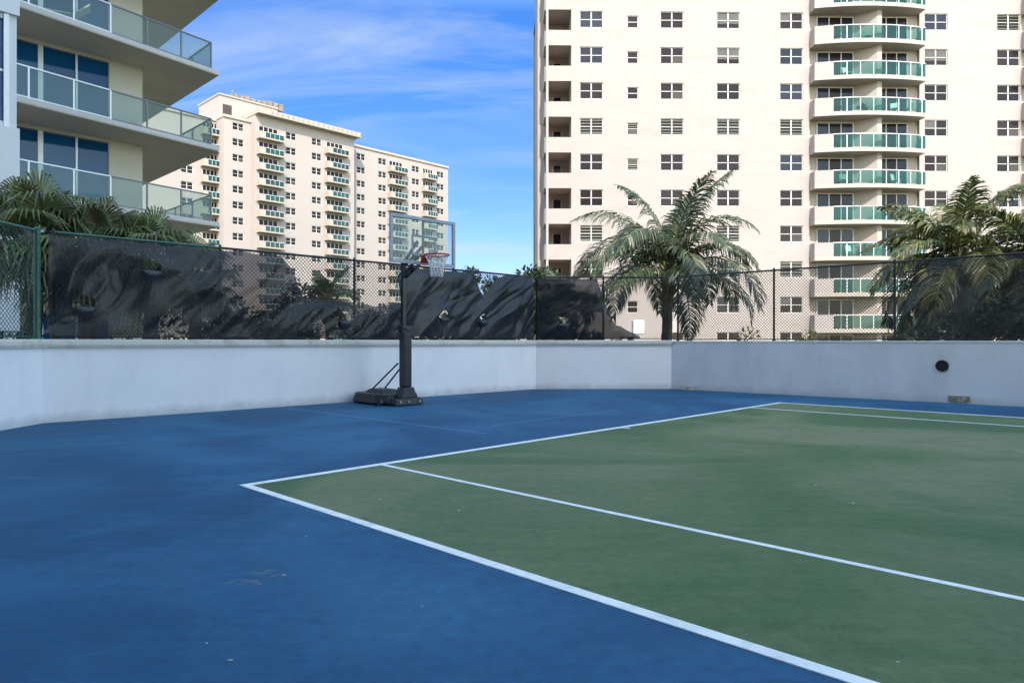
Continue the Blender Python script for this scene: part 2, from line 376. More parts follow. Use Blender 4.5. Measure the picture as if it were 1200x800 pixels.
for k in range(16):
    x = -.16+k*.021
    if rnd.random() < .75: mb.beam((x,-.02,-.063),(x+rnd.uniform(-.025,.025),-.022,rnd.uniform(-.01,.030)), .011, .008, M['rust'])
for k in range(14): mb.box(*(lambda x,z:((x,-.045,z),(x+rnd.uniform(.02,.06),-.013,z+rnd.uniform(.012,.03))))(rnd.uniform(-.15,.10),rnd.uniform(-.074,-.02)), M['offwhite' if rnd.random()<.45 else 'rust'])
mb.build('slats', t)
p = onwall(809)
mb = MB(); mb.box((-.11,-.10,0),(.11,-.002,.085), M['offwhite']); mb.box((-.13,-.12,.0851),(.13,-.002,.10), M['offwhite']); mb.box((-.07,-.104,.02),(.02,-.1005,.06), M['rust'])
tag(mb.build('drain_box', None, (p.x,p.y,.001), RA, .006), 'small cream drain box on the floor near the wall corner', 'drain box')

# ------------------------------------------------------------------ chain link fences
def link_panel(L_, H, z0, m, pitch=.072, w=.0075):
    mb = MB(); n = int((L_+H)/pitch)+1
    for sgn in (1,-1):
        y = .006*sgn
        for k in range(n):
            c = k*pitch-H
            s0, s1 = max(0,c), min(L_,c+H)
            if s1-s0 < .01: continue
            za, zb = s0-c, s1-c
            if sgn < 0: za, zb = H-za, H-zb
            mb.beam((s0,y,z0+za),(s1,y,z0+zb), w, w, m, up=(0,1,0))
    return mb
ZT, ZB = 2.88, 1.27
def fence(name_label, o, d, stops, mpost, mwire, mrail, z0, first=True, last=True, thick=(), railgreen=None):
    t = thing('chain_link_fence', name_label, 'fence', (o.x,o.y,z0), math.atan2(d.y,d.x))
    h = ZT-z0
    for i, s in enumerate(stops):
        if (i == 0 and not first) or (i == len(stops)-1 and not last): continue
        r = .045 if i in thick else .024
        mb = MB(); mb.tube([(s,.11,0),(s,.11,h+.03)], r, mpost, 12); mb.tube([(s,.11,h+.03),(s,.11,h+.06)], [r*1.15,r*.5], mpost, 12)
        mb.tube([(s,.11,0),(s,.11,.03)], r*1.6, mpost, 12)
        for zz in (.25,.75,1.2): mb.tube([(s,.11,zz),(s,.11,zz+.03)], r*1.12, mpost, 12)
        mb.build('post', t)
    for a, b, mr in ([(stops[0],stops[-1],mrail)] if railgreen is None else [(stops[0],railgreen,mrail),(railgreen,stops[-1],mpost)]):
        mb = MB(); mb.tube([(a,.11,h),(b,.11,h)], .021, mr, 8); mb.build('top_rail', t)
    mb = MB(); mb.tube([(stops[0],.11,.035),(stops[-1],.11,.035)], .012, mpost, 8); mb.build('bottom_rail', t)
    for a, b in zip(stops, stops[1:]):
        mb = link_panel(b-a, h-.03, .02, mwire, w=.0058 if mwire is M['greenwire'] else .0075); ob = mb.build('chain_link', t); ob.location = (a,.085,0)
    return t
D1 = (P2-P1).normalized(); L1 = (P2-P1).length; D2 = (P3-P2).normalized(); L2 = (P3-P2).length; D0 = (P1-P0).normalized(); L0 = (P1-P0).length
FO = P1+Vector((.0,.0))
fence('green chain link fence with a pair of thick green posts at the left edge', P0, D0, [L0-8.1,L0-5.4,L0-2.7,L0+.04], M['greenpost'], M['greenwire'], M['greenpost'], 1.256, thick=(3,))
f1 = fence('black chain link fence behind the basketball hoop, half covered by torn navy screen', P1, D1, [.16,2.66,5.38,8.0,L1+.02], M['blackpost'], M['wire'], M['greenpost'], 1.256, thick=(), last=False, railgreen=2.66)
fence('short chain link fence between the hoop fence and the wall corner', P2, D2, [.02,1.75,L2-.08], M['blackpost'], M['wire'], M['blackpost'], 1.256)
fence('black chain link fence on the grey right wall in front of the balcony tower', P3, RD, [.12,2.6,5.13,7.7,10.3,12.9], M['blackpost'], M['wire'], M['blackpost'], 1.236)

# ------------------------------------------------------------------ wind screens on the fence
def interp(prof, s):
    if s <= prof[0][0]: return prof[0][1]
    for (a,za),(b,zb) in zip(prof, prof[1:]):
        if s <= b:
            t = (s-a)/(b-a); return za+(zb-za)*t
    return prof[-1][1]
def windscreen(label, o, d, s0, s1, top, bot, vents, m, seed, side=None, step=.028, amp=.035, fold=(1.1,.9)):
    t = thing('wind_screen', label, 'wind screen', (o.x,o.y,1.256), math.atan2(d.y,d.x), 'wind screens tied to the fences')
    ns = int((s1-s0)/step); nz = int(1.66/step)
    def pos(i, j):
        s = s0+i*step; zt = interp(top,s)-.035*abs(sin(s*5.2+noise.noise(Vector((s*.8,seed,0)))*4))-.03*max(0,noise.noise(Vector((s*1.7,seed,3)))); zb = interp(bot,s); z = zb+(zt-zb)*j/nz
        q = Vector((s*fold[0]+z*fold[1]*.9, (z-s*.55)*1.6, seed*3.1))
        w = noise.noise(q*1.3)*.7; s_, z_ = s, z; s = s+.26*noise.noise(Vector((s*.9,z*1.1,seed+20))); z = z+.24*noise.noise(Vector((s_*.8,z_*.9,seed+30)))
        ridge = 1-abs(noise.noise(Vector((s*.95-z*.9, (z+s*.6)*.45, seed+7.7)))*2.6)
        ridge2 = 1-abs(noise.noise(Vector((s*2.9-z*3.1, (z+s*.8)*.6, seed+1.7)))*2.8)
        small = noise.noise(Vector((s*7-z*6, z*3, seed)))*.22
        s, z = s_, z_; edge = min(1, (zt-z)/.15+.15)
        bil = .3+.7*sin(pi*min(1,max(0,(z-zb)/max(.05,zt-zb))))
        y = .045-abs(amp*(w+max(0,ridge)*1.15+max(0,ridge2)*.30+small*.6))*edge*bil*1.7
        return (s, min(y,.055), z)
    vs = [pos(i,j) for i in range(ns+1) for j in range(nz+1)]
    fs = []
    for i in range(ns):
        s = s0+(i+.5)*step
        if interp(top,s)-interp(bot,s) < .03: continue
        for j in range(nz):
            a = i*(nz+1)+j; z = (vs[a][2]+vs[a+1][2])/2
            if side and side(s,z): continue
            if any((s-vx)**2+(z-vz)**2 < vr*vr and z > vz-.35*vr for vx,vz,vr in vents): continue
            fs.append((a,a+nz+1,a+nz+2,a+1))
    mb = MB(); mb.mesh(vs, fs, m, True); mb.build('cloth', t)
    for vx, vz, vr in vents:      # the cut half-moon flap hanging below its opening
        mb = MB(); n = 14; vv = []; ff = []
        for k in range(n+1):
            u = -1+2*k/n; ztop = vz-.33*vr; zb = vz-.33*vr-sqrt(max(0,1-u*u*.92))*vr*.95
            bulge = -.055*sqrt(max(0,1-u*u))
            vv += [(vx+u*vr*.98,-.052,ztop+.02),(vx+u*vr*.98,-.052+bulge,ztop-.03),(vx+u*vr*.96,-.050+bulge*.6,(ztop+zb)/2),(vx+u*vr*.9,-.055,zb)]
        for k in range(n):
            for j in range(3): a = k*4+j; ff.append((a,a+1,a+5,a+4))
        mb.mesh(vv, ff, M['flap'], True); mb.build('vent_flap', t)
    return t
M['flap'] = mesh_cloth('flap_cloth', (.026,.028,.040), .05)
def s1x(px): return along(px, P1, D1)
def zpx(px, py, o=P1, d=D1):
    s = along(px,o,d); Z = (o+d*s).y; return EYE+(400-py)*Z/FOC-1.256
def prof(pts, o=P1, d=D1): return [(along(x,o,d), zpx(x,y,o,d)) for x,y in pts]
def vents(lst, r=.155, o=P1, d=D1): return [(along(x,o,d), zpx(x,y,o,d), r) for x,y in lst]
TT = 1.60
topA = [(s1x(57),TT),(s1x(330),TT)]+prof([(345,318),(354,343),(362,350),(400,352),(440,357),(471,354)])
botA = [(s1x(57),.05),(s1x(471),.05)]
windscreen('widest navy wind screen, torn and sagging, on the fence left of the hoop', P1, D1, s1x(57), s1x(471), topA, botA, vents([(177,315),(99,357),(404,374)]), M['screen'], 2.3, amp=.046)
topB = [(s1x(474),TT),(s1x(553),TT)]+prof([(557,322),(562,334),(567,345),(574,338),(584,325),(592,321),(626,323)])
botB = [(s1x(474),.07),(s1x(626),.05)]
windscreen('navy wind screen directly behind the basketball pole, dipping in a V before the corner', P1, D1, s1x(474), L1-.08, topB, botB, vents([(520,371),(566,374)],.14), M['screenB'], 5.1, amp=.062)
o2 = P2
topC = [(.05,TT),(along(700,P2,D2),TT),(along(709,P2,D2),.95),(along(722,P2,D2),.42),(along(745,P2,D2),.18),(L2-.8,.08)]
windscreen('small navy wind screen between the fence corner and the central palm', P2, D2, .05, L2-.8, topC, [(0,.04),(L2,.04)], vents([(660,378)],.15,P2,D2), M['screenC'], 8.4, amp=.05)
topD = [(along(1050,P3,RD),.25),(along(1060,P3,RD),.75),(along(1073,P3,RD),1.2),(along(1090,P3,RD),1.61),(12.8,1.61)]
windscreen('brown black wind screen at the right end of the fence, over the bushy palm', P3, RD, along(1050,P3,RD), 12.8, topD, [(0,.04),(20,.04)], [], M['screen2'], 3.7, amp=.02)

# ------------------------------------------------------------------ basketball hoop
N2 = Vector((.7071,-.7071)); U2 = Vector((.7071,.7071))
hoop = thing('basketball_hoop', 'black portable basketball hoop with clear backboard, orange rim and white net', 'basketball hoop', (-2.06,13.34,0), R(45))
# local x = along the board (U2), local -y = towards the court (N2)
mb = MB()   # base tank
def hull(mb, poly0, poly1, z0, z1, m):
    n = len(poly0); mb.mesh([(*p,z0) for p in poly0]+[(*p,z1) for p in poly1],
        [tuple(range(n-1,-1,-1)),tuple(range(n,2*n))]+[(i,(i+1)%n,n+(i+1)%n,n+i) for i in range(n)], m)
hull(mb, [(-.38,.02),(.36,.02),(.40,.3),(.40,1.0),(.30,1.22),(-.42,1.22),(-.52,1.0),(-.52,.3)],
         [(-.34,.06),(.32,.06),(.36,.3),(.36,.98),(.27,1.17),(-.38,1.17),(-.48,.98),(-.48,.3)], .025, .21, M['hoopblack'])
hull(mb, [(-.26,.42),(.22,.42),(.26,.9),(.18,1.1),(-.22,1.1),(-.30,.9)],[(-.18,.5),(.14,.5),(.18,.88),(.12,1.0),(-.14,1.0),(-.22,.88)], .2105, .275, M['hoopblack'])
mb.build('base_tank', hoop, bevel=.02)
mb = MB(); mb.tube([(-.05,.75,.275),(-.05,.75,.30)], .055, M['bolt'], 14); mb.build('filler_cap', hoop)
for x in (-.50,.42):
    mb = MB(); mb.tube([(x-.03,.12,.06),(x+.03,.12,.06)], .06, M['hoopblack'], 16); mb.build('wheel', hoop)
mb = MB()   # foot bracket that carries the pole
hull(mb, [(-.36,-.20),(.30,-.20),(.30,.10),(-.36,.10)],[(-.33,-.17),(.27,-.17),(.27,.08),(-.33,.08)], .012, .14, M['hoopblack'])
hull(mb, [(-.20,-.15),(.17,-.15),(.17,.09),(-.20,.09)],[(-.12,-.12),(.12,-.12),(.12,.09),(-.12,.09)], .1405, .34, M['hoopblack'])
mb.build('foot_bracket', hoop, bevel=.012)
mb = MB()
for x in (-.25,-.06,.20): mb.tube([(x,-.205,.075),(x,-.185,.075)], .022, M['bolt'], 10)
mb.build('bolts', hoop)
mb = MB(); mb.box((-.095,-.095,.34),(.09,.085,1.40), M['hoopblack']); mb.build('pole_pad', hoop, bevel=.025)
mb = MB(); mb.box((-.085,-.04,1.4),(-.01,.04,2.78), M['hoopsteel']); mb.build('pole', hoop, bevel=.006)
mb = MB(); mb.box((-.11,-.075,1.38),(.10,.075,1.52), M['hoopsteel']); mb.box((-.07,-.11,1.43),(.06,-.076,1.48), M['hoopsteel']); mb.build('clamp', hoop, bevel=.006)
for x, x2 in ((-.10,-.20),(.05,.10)):
    mb = MB(); mb.tube([(x,.10,.80),(x2,.86,.255)], .017, M['hoopsteel'], 8); mb.build('brace', hoop)
# board centre at (.0,-.70) from pole in local
bx, by, bz0, bz1, hw = -.02, -.60, 2.645, 3.53, .76
for x in (-.075,-.01):
    for z0, z1 in ((2.45,2.80),(2.70,3.08)):
        mb = MB(); mb.beam((x,-.02,z0),(bx+(x+.04)*3.2,by+.045,z1), .035, .05, M['hoopsteel']); mb.build('arm', hoop)
mb = MB(); mb.beam((-.045,.16,2.50),(-.045,-.30,2.62), .03, .03, M['hoopsteel']); mb.beam((-.045,.16,2.50),(-.045,.0,1.85), .025, .025, M['hoopsteel']); mb.build('lift_handle', hoop)
fr = .062
mb = MB()
mb.box((bx-hw,by-.02,bz0),(bx+hw,by+.03,bz0+fr), M['boardframe']); mb.box((bx-hw,by-.02,bz1-fr),(bx+hw,by+.03,bz1), M['boardframe'])
mb.box((bx-hw,by-.02,bz0+fr),(bx-hw+fr,by+.03,bz1-fr), M['boardframe']); mb.box((bx+hw-fr,by-.02,bz0+fr),(bx+hw,by+.03,bz1-fr), M['boardframe'])
frame = mb.build('backboard_frame', hoop, bevel=.006)
mb = MB(); mb.box((bx-.018,by+.012,bz0+fr),(bx+.018,by+.034,bz1-fr), M['hoopsteel']); mb.beam((bx-.24,by+.03,bz0+.02),(bx-.02,by+.03,bz0+.20), .03, .02, M['hoopsteel']); mb.beam((bx+.24,by+.03,bz0+.02),(bx+.02,by+.03,bz0+.20), .03, .02, M['hoopsteel']); mb.build('back_bar', hoop)
mb = MB(); mb.box((bx-hw+fr,by-.004,bz0+fr),(bx+hw-fr,by+.006,bz1-fr), M['boardglass']); mb.build('backboard_panel', hoop)
mb = MB(); y0, y1 = by-.0055, by-.0085
q0, q1, sx, w = bz0+.17, bz0+.55, .285, .045
mb.box((bx-sx,y0,q0),(bx-sx+w,y1,q1), M['boardline']); mb.box((bx+sx-w,y0,q0),(bx+sx,y1,q1), M['boardline'])
mb.box((bx-sx+w,y0,q1-w),(bx+sx-w,y1,q1), M['boardline']); mb.box((bx-sx+w,y0,q0),(bx+sx-w,y1,q0+w), M['boardline'])
mb.build('target_square', hoop)
rz_ = 2.80; rc = (bx, by-.39); rr = .225
mb = MB(); ring = [(rc[0]+rr*cos(t),rc[1]+rr*sin(t),rz_) for t in [2*pi*k/36 for k in range(37)]]
mb.tube(ring, .015, M['rim'], 8, caps=False)
mb.build('rim', hoop)
mb = MB(); mb.box((bx-.085,by-.022,rz_-.13),(bx+.085,by-.035,rz_+.03), M['rim']); mb.box((bx-.07,by-.036,rz_-.02),(bx+.07,by-.16,rz_+.012), M['rim'])
mb.mesh([(bx-.075,by-.036,rz_-.12),(bx-.075,by-.036,rz_-.021),(bx-.075,by-.15,rz_-.021),(bx+.075,by-.036,rz_-.12),(bx+.075,by-.036,rz_-.021),(bx+.075,by-.15,rz_-.021)],
        [(0,1,2),(5,4,3),(0,2,5,3),(0,3,4,1),(1,4,5,2)], M['rim'])
for s in (-1,1): mb.tube([(bx+s*.07,by-.12,rz_),(bx+s*.16,by-.24,rz_)], .009, M['rim'], 6)
mb.build('rim_bracket', hoop, bevel=.004)
mb = MB(); nn = 12
def netp(k, row, off=0):
    rad = [.215,.172,.140,.122,.112,.108][row]; z = rz_-.012-[0,.075,.15,.225,.30,.385][row]
    a = 2*pi*(k+off)/nn; return Vector((rc[0]+rad*cos(a),rc[1]+rad*sin(a),z))
for row in range(5):
    o0, o1 = (row%2)*.5, ((row+1)%2)*.5
    for k in range(nn):
        a = netp(k,row,o0)
        for kk in ((k,k-1) if row%2==0 else (k,k+1)):
            b = netp(kk,row+1,o1); mb.tube([a,(a+b)/2+Vector((0,0,-.006)),b], .0052, M['net'], 4)
mb.build('net', hoop)

# ------------------------------------------------------------------ buildings: helpers
def holed_wall(mb, x0, x1, z0, z1, holes, m, depth=.14, y=0, rev=None, T=lambda x,y,z:(x,y,z)):
    """front sheet of a wall with real openings and their reveals (outward is -y)"""
    xs = sorted({x0,x1,*[h[0] for h in holes],*[h[1] for h in holes]}); zs = sorted({z0,z1,*[h[2] for h in holes],*[h[3] for h in holes]})
    xs = [x for x in xs if x0 <= x <= x1]; zs = [z for z in zs if z0 <= z <= z1]
    for a, b in zip(zs, zs[1:]):
        run = None
        for c, d in list(zip(xs, xs[1:]))+[(None,None)]:
            solid = c is not None and not any(h[0] < (c+d)/2 < h[1] and h[2] < (a+b)/2 < h[3] for h in holes)
            if solid: run = (run[0] if run else c, d)
            elif run:
                mb.face([T(run[0],y,a),T(run[1],y,a),T(run[1],y,b),T(run[0],y,b)], m); run = None
    for h in holes:
        a, b, c, d = h[:4]; dp = y+(h[4] if len(h) > 4 else depth); m2 = rev or m
        mb.face([T(a,y,c),T(a,dp,c),T(b,dp,c),T(b,y,c)], m2); mb.face([T(a,y,d),T(b,y,d),T(b,dp,d),T(a,dp,d)], m2)
        mb.face([T(a,y,c),T(a,y,d),T(a,dp,d),T(a,dp,c)], m2); mb.face([T(b,y,c),T(b,dp,c),T(b,dp,d),T(b,y,d)], m2)
def shell(mb, x0, x1, y0, y1, z0, z1, m, left=True):
    if left: mb.face([(x0,y0,z0),(x0,y0,z1),(x0,y1,z1),(x0,y1,z0)], m)
    mb.face([(x1,y0,z0),(x1,y1,z0),(x1,y1,z1),(x1,y0,z1)], m)
    mb.face([(x0,y1,z0),(x0,y1,z1),(x1,y1,z1),(x1,y1,z0)], m)
    mb.face([(x0,y0,z1),(x1,y0,z1),(x1,y1,z1),(x0,y1,z1)], m)
def window_proto(w, h, kind, fw=.05, mull=.085, m_frame=None, m_pane=None, d=.14):
    """window object (frame with mullions) centred at the origin, outward -y; the pane is its sub-part"""
    mf = m_frame or M['winframe']; mb = MB(); y0, y1 = d-.07, d-.01
    mb.box((-w/2,y0,-h/2),(w/2,y1,-h/2+fw), mf); mb.box((-w/2,y0,h/2-fw),(w/2,y1,h/2), mf)
    mb.box((-w/2,y0,-h/2+fw),(-w/2+fw,y1,h/2-fw), mf); mb.box((w/2-fw,y0,-h/2+fw),(w/2,y1,h/2-fw), mf)
    cols = [(-w/2+fw,w/2-fw)]
    if mull: mb.box((-mull/2,y0,-h/2+fw),(mull/2,y1,h/2-fw), mf); cols = [(-w/2+fw,-mull/2),(mull/2,w/2-fw)]
    for a, b in cols: mb.box((a,y0+.004,-.022),(b,y1,.022), mf)
    win = mb.build('window')
    mb = MB(); mb.box((-w/2+fw,d-.025,-h/2+fw),(w/2-fw,d+.02,h/2-fw), m_pane or M['darkpane'])
    if kind == 'louver':
        for a, b in cols:
            n = 5
            for k in range(n):
                z = -h/2+fw+(k+.5)*(h-2*fw)/n; mb.beam((a+.02,d-.045,z),(b-.02,d-.045,z), .03, .11, M['louver'], up=(0,.5,1))
    if kind == 'blind': mb.box((-w/2+fw,d-.032,-h/2+fw+h*.28),(w/2-fw,d-.026,h/2-fw), M['blindfab'])
    if kind == 'half': mb.box((-w/2+fw,d-.032,h*.05),(-.02,d-.026,h/2-fw), M['blindfab'])
    if kind == 'curtain':
        a, b = cols[-1]; mb.box((a,d-.032,-h/2+fw),(b,d-.026,.0), M['curtain'])
    p = mb.build('pane', win); KIDS.setdefault('pending',[])
    return win, p
def place(proto, parent, loc, used):
    """first use moves the prototype itself, later ones copy it with its sub-parts"""
    win, kids = proto
    if id(proto) not in used:
        used.add(id(proto)); win.parent = parent; win.location = loc; return win
    c = win.copy(); C.objects.link(c); c.parent = parent; c.location = loc
    for k in kids: d = k.copy(); C.objects.link(d); d.parent = c
    return c
USED = set()
KEEP = []
def wproto(*a, **k):
    w, p = window_proto(*a, **k); pr = (w,[p]); KEEP.append(pr); return pr

# ------------------------------------------------------------------ right tower (balcony tower)
RT = Vector((2.63,53.2)); ra = R(.9); rd = Vector((cos(ra),sin(ra)))
rt = thing('apartment_tower', 'tall pink white tower on the right with curved teal glass balconies stacked up it', 'apartment tower', (RT.x,RT.y,-.45), ra)
Z0 = .45       # local z of the court level
def rx(px): return along(px, RT, rd)
FH = 2.75
rows = list(range(-2,10)); zc = lambda k: 26.05-FH*k+Z0
wr = random.Random(11)
big = {k: wproto(1.80,1.27,k) for k in ('plain','louver','curtain','blind','half')}; sml = {k: wproto(.86,.93,k,mull=0) for k in ('plain','louver')}
bigblue = wproto(1.80,1.27,'plain',m_pane=M['bluepane'])
holes = []; places = []
for k in rows:
    for px in (693,787.5,853.5,927.5,1097,1182):
        x = rx(px); holes.append((x-.9,x+.9,zc(k)-.635,zc(k)+.635))
        kind = 'louver' if (k == 3 and px in (693,787.5,853.5,927.5)) or (k == 6 and px == 693) or wr.random() < .03 else wr.choices(('curtain','blind','half','plain'),(.22,.10,.10,.58))[0]
        pr = big[kind] if wr.random() < .75 or kind != 'plain' else bigblue
        places.append((pr,(x,0,zc(k))))
    x = rx(741.5); holes.append((x-.43,x+.43,zc(k)-.635,zc(k)+.295)); places.append((sml['louver' if k in (3,4) else 'plain'],(x,0,zc(k)-.17)))
LX0, LX1 = .18, rx(669.5)
BAYS = [(rx(949),rx(1077.5)),(rx(1197),rx(1325.5))]
TOPZ = zc(-2)+2.6; XR = rx(1350)
for k in rows: holes.append((LX0,LX1,zc(k)-.85,zc(k)+.73,2.6))     # corner loggia
for a, b in BAYS: holes.append((a,b,.3,TOPZ-.5,.30))
mb = MB(); holed_wall(mb, 0, XR, 0, TOPZ, holes, M['stucco'])
# left flank with the open sides of the loggias
side = [(.35,2.3,zc(k)-.85,zc(k)+.73,.17) for k in rows]
holed_wall(mb, 0, 3.0, 0, TOPZ, side, M['stucco'], T=lambda x,y,z:(y,x,z))
shell(mb, 0, XR, 0, 21, 0, TOPZ, M['stucco'], left=False)
mb.box((-.50,3.001,0),(-.001,7.2,TOPZ-.02), M['stucco'])
for k in rows: mb.box((-.10,.25,zc(k)-1.98),(-.002,2.5,zc(k)-.80), M['stucco'])
mb.build('wall', rt)
mb = MB(); mb.box((LX0,2.598,.3),(LX1,2.75,TOPZ-.4), M['trim']); mb.build('loggia_back', rt)
mb = MB()
for a, b in BAYS: mb.box((a-.05,.299,.25),(b+.05,.40,TOPZ-.45), M['trim'])
mb.build('bay_wall', rt)
for k in rows:
    mb = MB(); z0 = zc(k)-.85; mb.box((.75,2.52,z0),(1.35,2.597,zc(k)+.3), M['darkpane']); mb.box((.69,2.55,z0),(.75,2.597,zc(k)+.36), M['white']); mb.box((1.35,2.55,z0),(1.41,2.597,zc(k)+.36), M['white'])
    mb.build('loggia_door', rt)
for pr, loc in places: place(pr, rt, loc, USED)
BW = BAYS[0][1]-BAYS[0][0]
def bow(t): return -(.82+.50*(1-(2*t-1)**2))
def make_balcony():
    n = 26; mb = MB()
    pts = [(BW*i/n,bow(i/n)) for i in range(n+1)]
    # slab
    poly = pts+[(BW,.296),(0,.296)]
    mb.prism(poly, 0, .30, M['trim'])
    # solid curved parapet on the left (and its return to the facade)
    k1 = 4; th = .12
    outer = [(-.0,-.02)]+[(BW*i/n+.0,bow(i/n)) for i in range(0,k1+1)]
    inner = [(th,-.02)]+[(BW*i/n+(th if i==0 else 0),bow(i/n)+th) for i in range(0,k1+1)]
    for i in range(len(outer)-1):
        mb.prism([outer[i],outer[i+1],inner[i+1],inner[i]], .301, 1.36, M['stucco'])
    # partition screen between the two flats
    a, b, c = rx(1003)-BAYS[0][0], rx(1022)-BAYS[0][0], rx(1028)-BAYS[0][0]
    mb.prism([(a,.297),(b,-.75),(c-.05,-.75),(c-.05,.297)], .301, 2.749, M['trim'])
    bal = mb.build('balcony')
    kids = []
    mb = MB()
    for i in range(k1,n):
        p, q = pts[i], pts[i+1]; mb.face([(p[0],p[1]+.05,.36),(q[0],q[1]+.05,.36),(q[0],q[1]+.05,1.30),(p[0],p[1]+.05,1.30)], M['teal'])
    mb.face([(BW-.02,bow(1)+.08,.36),(BW-.02,-.02,.36),(BW-.02,-.02,1.30),(BW-.02,bow(1)+.08,1.30)], M['teal'])
    kids.append(mb.build('railing_glass', bal))
    mb = MB(); mb.tube([(BW*i/n,bow(i/n)+.05,1.34) for i in range(k1,n+1)]+[(BW-.02,-.02,1.34)], .035, M['white'], 6)
    for i in range(k1,n+1,3):
        x, y = min(BW-.03,BW*i/n), bow(i/n)+.05; mb.box((x-.022,y-.022,.301),(x+.022,y+.022,1.34), M['white'])
    kids.append(mb.build('railing_frame', bal))
    for (p0, p1) in ((959,1001.5),(1028,1065)):
        mb = MB(); x0, x1 = rx(p0)-BAYS[0][0], rx(p1)-BAYS[0][0]; z0, z1 = .302, 2.60; w = (x1-x0)/3; y0, y1 = .22, .296
        mb.box((x0,y0,z1-.05),(x1,y1,z1), M['winframe'])
        for i in range(4): x = x0+i*w; mb.box((x-.035,y0,z0),(x+.035,y1,z1-.05), M['winframe'])
        for i in range(3): mb.box((x0+i*w+.035,y0+.03,z0),(x0+(i+1)*w-.035,y1,z1-.05), M['bluepane' if i != 1 else 'darkpane'])
        kids.append(mb.build('sliding_door', bal))
    return (bal, kids)
balp = make_balcony(); KEEP.append(balp)
for bi, (a, b) in enumerate(BAYS):
    for k in rows:
        place(balp, rt, (a,0,zc(k)-2.17), USED)
# patio furniture seen through the balcony glass
def patio_chair(label, x, y, z, m, rz):
    p = RT+rd*x+Vector((-rd.y,rd.x))*y
    t = thing('patio_chair', label, 'chair', (p.x,p.y,z), rz, 'chairs on the tower balconies')
    mb = MB(); mb.box((-.25,-.25,.40),(.25,.25,.44), m); mb.build('seat', t)
    mb = MB(); mb.beam((0,.24,.44),(0,.34,.95), .48, .035, m, up=(0,-1,.1)); mb.build('backrest', t)
    for sx_ in (-.22,.22):
        for sy in (-.22,.22):
            mb = MB(); mb.beam((sx_,sy,0),(sx_,sy,.40), .03, .03, m); mb.build('leg', t)
fl = lambda k: zc(k)-2.17+.30-Z0+.002
M['patio'] = paint('patio_white', (.7,.7,.66), .5, .05, 5); M['patiogreen'] = paint('patio_green', (.10,.22,.14), .6, .1, 5)
patio_chair('white patio chair left of the partition on the balcony third from the top edge', rx(990), -.45, fl(1), M['patio'], R(15))
patio_chair('white patio chair right of the partition on a high tower balcony', rx(1044), -.5, fl(2), M['patio'], R(-20))
patio_chair('white patio chair near the right end of a high balcony of the right tower', rx(1060), -.4, fl(2), M['patio'], R(200))
patio_chair('green patio chair behind the teal glass of the topmost full balcony', rx(1012), -.55, fl(0), M['patiogreen'], R(20))

patio_chair('green patio chair by the left doors on the fifth balcony down', rx(985), -.5, fl(4), M['patiogreen'], R(-10))
patio_chair('white patio chair on the fifth balcony down', rx(1046), -.5, fl(4), M['patio'], R(35))
patio_chair('white patio chair low on the balcony just above the fence line', rx(993), -.5, fl(6), M['patio'], R(10))
M['pot'] = paint('terracotta', (.25,.10,.05), .7, .15, 6)
def pot_plant(label, x, y, z, h, seed):
    p = RT+rd*x+Vector((-rd.y,rd.x))*y; rn = random.Random(seed)
    t = thing('potted_plant', label, 'potted plant', (p.x,p.y,z), 0, 'potted plants on the tower balconies')
    mb = MB(); mb.tube([(0,0,0),(0,0,.26),(0,0,.30)], [.13,.18,.20], M['pot'], 12); mb.build('pot', t)
    mb = MB()
    for i in range(60):
        a = rn.uniform(0,2*pi); e = rn.uniform(.2,1.4); d = Vector((cos(a)*cos(e),sin(a)*cos(e),sin(e))); l = h*rn.uniform(.5,1); o_ = Vector((0,0,.28))
        q = o_+d*l; n_ = d.cross(Vector((rn.gauss(0,1),rn.gauss(0,1),rn.gauss(0,1)))).normalized()
        mb.face([o_, o_+d*l*.6+n_*.05, q+Vector((0,0,-.12*l)), o_+d*l*.6-n_*.05], M['tree'])
    mb.build('foliage', t)
for lab, px, k, h, sd in (('leafy potted plant at the left end of the third balcony glass',975,2,.7,1),('leafy potted plant beside the partition on the third balcony',1006,2,.75,2),('tall potted plant by the partition, seventh balcony down',1009,6,1.3,3),
        ('small potted plant in the left corner of the second balcony from the top',976,0,.5,4),('potted plant near the left doors of the fourth balcony',974,3,.6,5),('potted plant right of the partition high on the right tower',1056,5,.7,6)):
    pot_plant(lab, rx(px), -.55, fl(k), h, sd)

# ------------------------------------------------------------------ far tower (long block on the left)
FT = Vector((-48.0,121.0)); fd = U.normalized()
ft = thing('apartment_block', 'long pale apartment block far behind the hoop with rows of small green glass balconies', 'apartment block', (FT.x,FT.y,-.45), AW)
fnv = Vector((-fd.y,fd.x))
def fx(px, yo=0): return along(px, FT+fnv*yo, fd)
fzc = lambda k: 38.8-FH*k+Z0
frows = list(range(0,14))
fw = {k: wproto(2.0,1.3,k,fw=.07,mull=.12,m_frame=M['winframe']) for k in ('plain','curtain')}
secs = [  # name, px0, px1, y offset (negative = nearer), roof z, window px, balcony (px0, px1)
    (150,262, 3.0, 39.8, [219], [(238,262)]),
    (262,299, 0.0, 40.0, [279], []),
    (299,415, -1.6, 41.2, [341,371], [(304,333),(384,409)]),
    (415,525, 1.2, 40.6, [423,448,487,516], [(458,478),(498,513)])]
nw = 0
fbal = {}
